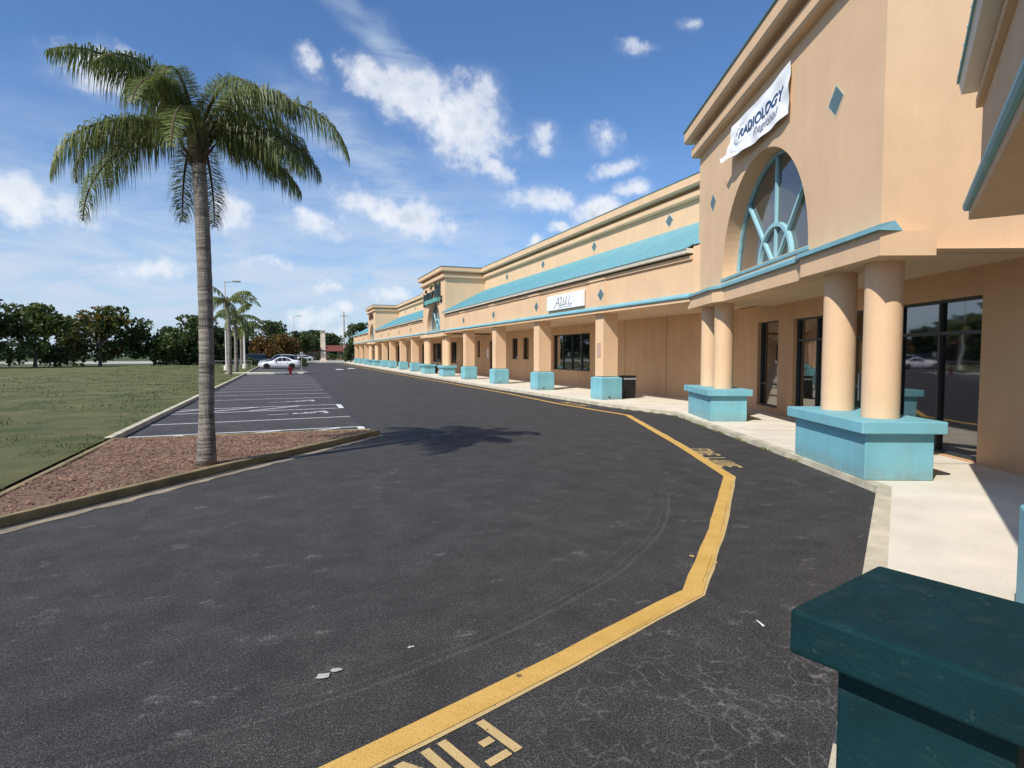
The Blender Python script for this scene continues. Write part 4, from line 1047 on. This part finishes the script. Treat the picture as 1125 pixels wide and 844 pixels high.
py_=empty('pylon_sign',(7.55,142,0),0,'tall tan stucco pylon with narrow ledge standing at the far road','pylon')
b=MB(); b.prism([(-.55,0),(.55,0),(.48,6.2),(-.48,6.2)],-.5,.5,lambda t,x,z:Vector((x,t,z))); b.build('shaft',tan_m,py_,bevel=.03)
b=MB(); b.box((-.42,-.42,6.203),(.42,.42,6.8)); b.box((-.55,-.55,6.8),(.55,.55,7.0)); b.build('cap',pale_m,py_,bevel=.02)
b=MB(); b.box((-.62,-.6,2.35),(.62,.6,2.55)); b.build('ledge',frame_m,py_)
b=MB(); b.box((-.8,-.8,0),(.8,.8,.35)); b.build('base',tan_m,py_,bevel=.02)
def lamp(loc,h,arm,label,double=False,rz=0,r=.09):
    t=empty('street_lamp',loc,rz,label,'street lamp','lamp posts of the parking lot')
    b=MB(); b.tube([(0,0,0),(0,0,.6),(0,0,h)],[r*1.5,r*1.1,r*.7],10); b.build('pole',pole_m,t,smooth=True,auto=40)
    b=MB(); b.lathe([(r*3,0),(r*3,.5),(r*2.6,.52)],seg=14); b.build('footing',conc,t)
    for sg in ((1,-1) if double else (1,)):
        b=MB(); b.tube([(0,0,h-.1),(sg*arm,0,h)],.045,6); a=b.build('arm',grey_m,t)
        b=MB(); b.box((sg*arm-.05*sg,-.17,h-.05),(sg*(arm+.75),.17,h+.13)); b.build('lamp_head',grey_m,a,bevel=.04)
    return t
lamp((-4.75,77,.05),8.2,.75,'pale lamp post with two arms rising among the lawn palms',True)
lamp((-6.1,70,.05),9.4,.8,'taller lamp post half hidden by the nearest lawn palm crown',False)
lamp((1.35,143,0),10.2,.9,'distant lamp post above the green tree at the far road',False)
lamp((-1.1,126,0),5.2,.5,'short slim lamp post in front of the golden tree',False,r=.07)
up=empty('utility_pole',(14.2,165,0),0,'tall wooden utility pole with crossarm near the end of the arcade','utility pole')
b=MB(); b.tube([(0,0,0),(0,0,12.9)],[.22,.14],10); b.build('pole',wood_m,up)
b=MB(); b.box((-1.0,-.06,11.6),(1.0,.06,11.75)); b.build('crossarm',wood_m,up)
for x in (-.9,-.3,.3,.9):
    b=MB(); b.lathe([(.05,11.76),(.07,11.85),(.04,11.95)],c=(x,0,0),seg=8); b.build('insulator',grey_m,up)
sg_=empty('traffic_signal',(16.2,164,0),0,'traffic signal mast with short arm beside the utility pole','traffic signal')
b=MB(); b.tube([(0,0,0),(0,0,6.6)],[.14,.1],10); b.tube([(0,0,6.4),(-1.7,0,6.9)],.06,6); b.build('mast',grey_m,sg_)
b=MB(); b.box((-1.85,-.15,5.9),(-1.5,.15,6.9)); hd=b.build('signal_head',dark_m,sg_,bevel=.02)
for k,cm in enumerate((lamp_r,olive_m,green_s)):
    b=MB(); b.lathe([(.11,0),(.1,.02)],seg=12); b.build('lens',cm,hd,loc=(-1.675,-.155,6.7-k*.3),rot=(R(90),0,0))
# low rail and little posts on the lawn by the palms
rl_=empty('handrail',(-5.6,79,.05),0,'low grey pipe rail at the far end of the lawn strip','railing')
b=MB(); b.tube([(-2.6,0,.9),(1.5,0,.9)],.03,6); b.tube([(-2.6,0,.5),(1.5,0,.5)],.025,6); b.build('rail',grey_m,rl_)
for x in (-2.6,-1.2,.2,1.5):
    b=MB(); b.tube([(x,0,0),(x,0,.9)],.03,6); b.build('post',grey_m,rl_)

# ------------------------------------------------------------------ sky, sun, camera
w=bpy.data.worlds.new('World'); SC.world=w; w.use_nodes=True; nt=w.node_tree; nt.nodes.clear(); g=NG(nt)
SKY=g.n('ShaderNodeTexSky'); SKY.sky_type='NISHITA'; SKY.sun_disc=False
elev=math.asin(-SUNV.z); saz=math.atan2(-SUNV.x,-SUNV.y)
SKY.sun_elevation=elev; SKY.sun_rotation=saz; SKY.altitude=0; SKY.air_density=1.0; SKY.dust_density=.6; SKY.ozone_density=2.2
tc=g.n('ShaderNodeTexCoord'); D=tc.outputs['Generated']; sp_=g.n('ShaderNodeSeparateXYZ'); g.l(D,sp_.inputs[0])
az=g.math('ARCTAN2',sp_.outputs[0],sp_.outputs[1]); el=g.math('ARCSINE',sp_.outputs[2])
cb=g.n('ShaderNodeCombineXYZ'); g.l(az,cb.inputs[0]); g.l(el,cb.inputs[1]); UV=cb.outputs[0]
# warp
wn=g.n('ShaderNodeTexNoise'); g.l(UV,wn.inputs['Vector']); wn.inputs['Scale'].default_value=16; wn.inputs['Detail'].default_value=4
ws=g.n('ShaderNodeVectorMath',operation='SUBTRACT'); g.l(wn.outputs[1],ws.inputs[0]); ws.inputs[1].default_value=(.5,.5,.5)
wk=g.n('ShaderNodeVectorMath',operation='SCALE'); g.l(ws.outputs[0],wk.inputs[0]); wk.inputs['Scale'].default_value=.05
wa=g.n('ShaderNodeVectorMath',operation='ADD'); g.l(UV,wa.inputs[0]); g.l(wk.outputs[0],wa.inputs[1]); UVW=wa.outputs[0]
CL=[(0.129,0.413,0.048,0.028,-0.18,1),(0.201,0.394,0.084,0.04,-0.35,1),(0.284,0.354,0.072,0.055,-0.43,1.1),(0.326,0.295,0.041,0.022,-0.46,.8),(0.314,0.399,0.039,0.033,0.01,.75),(0.04,0.419,0.025,0.018,-0.78,.75),(0.177,0.223,0.103,0.028,-0.21,.95),(0.043,0.202,0.052,0.015,-0.19,.7),(-0.074,0.21,0.023,0.029,0.09,1),(0.407,0.341,0.029,0.02,-0.55,.7),(0.416,0.244,0.051,0.021,-0.11,.8),(0.368,0.247,0.042,0.017,-0.01,.6),(0.561,0.453,0.037,0.01,-0.17,.65),(0.637,0.474,0.019,0.011,-0.12,.6),(0.51,0.338,0.032,0.017,-0.23,.62),(0.528,0.295,0.051,0.015,0.13,.6),(0.498,0.226,0.046,0.024,0.25,1.25),(0.555,0.254,0.034,0.017,0.04,.95),(0.431,0.202,0.019,0.011,-0.02,1),(0.398,0.182,0.015,0.009,-0.01,1),(0.062,0.105,0.031,0.011,-0.07,.6),(0.04,0.055,0.039,0.016,0.02,.85),(0.083,0.07,0.023,0.012,0.02,.8),(0.164,0.093,0.029,0.012,-0.08,.85),(-0.019,0.134,0.045,0.01,-0.06,.5),(0.063,0.033,0.042,0.009,0.01,.6),
 # outside the photograph's own frame
 (-.22,.36,.07,.03,-.1,.9),(-.33,.2,.09,.03,-.1,.9),(-.18,.12,.06,.02,0,.7),(.85,.3,.09,.04,.1,.9),(1.4,.3,.2,.08,.1,1),(-1.2,.35,.3,.1,0,1),(-2.2,.5,.3,.12,0,1),(2.4,.4,.3,.12,0,1)]
dens=None; dv=None
for (cx,cy,rx,ry,ro,am) in CL:
    mp=g.n('ShaderNodeMapping',vector_type='TEXTURE'); g.l(UVW,mp.inputs[0]); mp.inputs['Location'].default_value=(cx,cy,0); mp.inputs['Rotation'].default_value=(0,0,ro); mp.inputs['Scale'].default_value=(rx*1.35,ry*1.35,1)
    ln=g.vmath('LENGTH',mp.outputs[0],out=1)
    v=g.map(ln,0,1.25,am,0,True)
    dens=v if dens is None else g.math('MAXIMUM',dens,v)
nz=g.noise(UV,26,7,.6); nz2=g.noise(UV,60,5,.6)
dn=g.math('ADD',dens,g.math('ADD',g.math('MULTIPLY',g.math('SUBTRACT',nz,.5),1.5),g.math('MULTIPLY',g.math('SUBTRACT',nz2,.5),.55)))
dn=g.math('MULTIPLY',dn,g.map(dens,0,.12,0,1))
mask=g.map(dn,.09,1.06,0,.96,True)
# cirrus veil, low on the left
st_=g.n('ShaderNodeMapping'); g.l(UV,st_.inputs[0]); st_.inputs['Rotation'].default_value=(0,0,R(-28)); st_.inputs['Scale'].default_value=(3.5,13,1)
cz=g.noise(st_.outputs[0],2.2,6,.62,.6)
lowl=g.math('MULTIPLY',g.map(el,.04,.40,1,0,True),g.map(az,.15,.66,1,.12,True))
veil=g.math('MULTIPLY',lowl,g.map(cz,.30,.62,.35,1.1))
strk=g.n('ShaderNodeMapping',vector_type='TEXTURE'); g.l(UVW,strk.inputs[0]); strk.inputs['Location'].default_value=(.16,.455,0); strk.inputs['Rotation'].default_value=(0,0,-.55); strk.inputs['Scale'].default_value=(.17,.035,1)
stv=g.math('MULTIPLY',g.map(g.vmath('LENGTH',strk.outputs[0],out=1),0,1,.7,0,True),g.map(cz,.3,.62,.25,1))
strk2=g.n('ShaderNodeMapping',vector_type='TEXTURE'); g.l(UVW,strk2.inputs[0]); strk2.inputs['Location'].default_value=(.12,.30,0); strk2.inputs['Rotation'].default_value=(0,0,-.5); strk2.inputs['Scale'].default_value=(.25,.08,1)
stv2=g.math('MULTIPLY',g.map(g.vmath('LENGTH',strk2.outputs[0],out=1),0,1,.75,0,True),g.map(cz,.34,.64,.1,1))
veil=g.math('MAXIMUM',g.math('MULTIPLY',veil,.95),g.math('MAXIMUM',stv,stv2))
# horizon haze
haze=g.map(el,0,.16,.55,0,True)
veil=g.math('MAXIMUM',veil,haze,clamp=True)
# cloud light and grey undersides: compare the density a little higher up
core=g.map(dn,.55,1.25,0,1,True)
shade=g.noise(UV,18,4,.55)
grey=g.math('MULTIPLY',core,g.map(shade,.40,.60,.15,.9))
halo=g.math('MULTIPLY',g.map(dens,.0,.9,0,.5,True),g.map(nz,.3,.65,.25,1))
mask=g.math('MAXIMUM',mask,halo)
ccol=g.mix(grey,(7.8,8.0,8.4),(4.6,5.3,6.4))
sky=g.mix(1.0,SKY.outputs[0],(.73,.97,1.25),'MULTIPLY')
s1=g.mix(veil,sky,(5.0,5.9,7.2)); s2=g.mix(mask,s1,ccol)
bg=g.n('ShaderNodeBackground'); bg.inputs['Strength'].default_value=.12; g.l(s2,bg.inputs['Color'])
wo=g.n('ShaderNodeOutputWorld'); g.l(bg.outputs[0],wo.inputs[0])

sun=bpy.data.lights.new('sun','SUN'); sun.energy=4.9; sun.angle=R(.5); sun.color=(1,.945,.86)
so=bpy.data.objects.new('sun',sun); COL.objects.link(so); so.location=(-20,-10,40); so.rotation_euler=SUNV.to_track_quat('-Z','Y').to_euler()

cam=bpy.data.cameras.new('camera'); co=bpy.data.objects.new('camera',cam); COL.objects.link(co)
cam.sensor_width=36; cam.lens=36*655/1125; cam.clip_start=.05; cam.clip_end=3000
co.location=(0,0,1.9); co.rotation_euler=(R(90-2.97),0,R(-20.6)); SC.camera=co
SC.view_settings.view_transform='Standard'; SC.view_settings.look='None'; SC.view_settings.exposure=0; SC.view_settings.gamma=1
SC.render.engine='CYCLES'; SC.cycles.max_bounces=6; SC.cycles.use_denoising=True; SC.cycles.sample_clamp_indirect=4
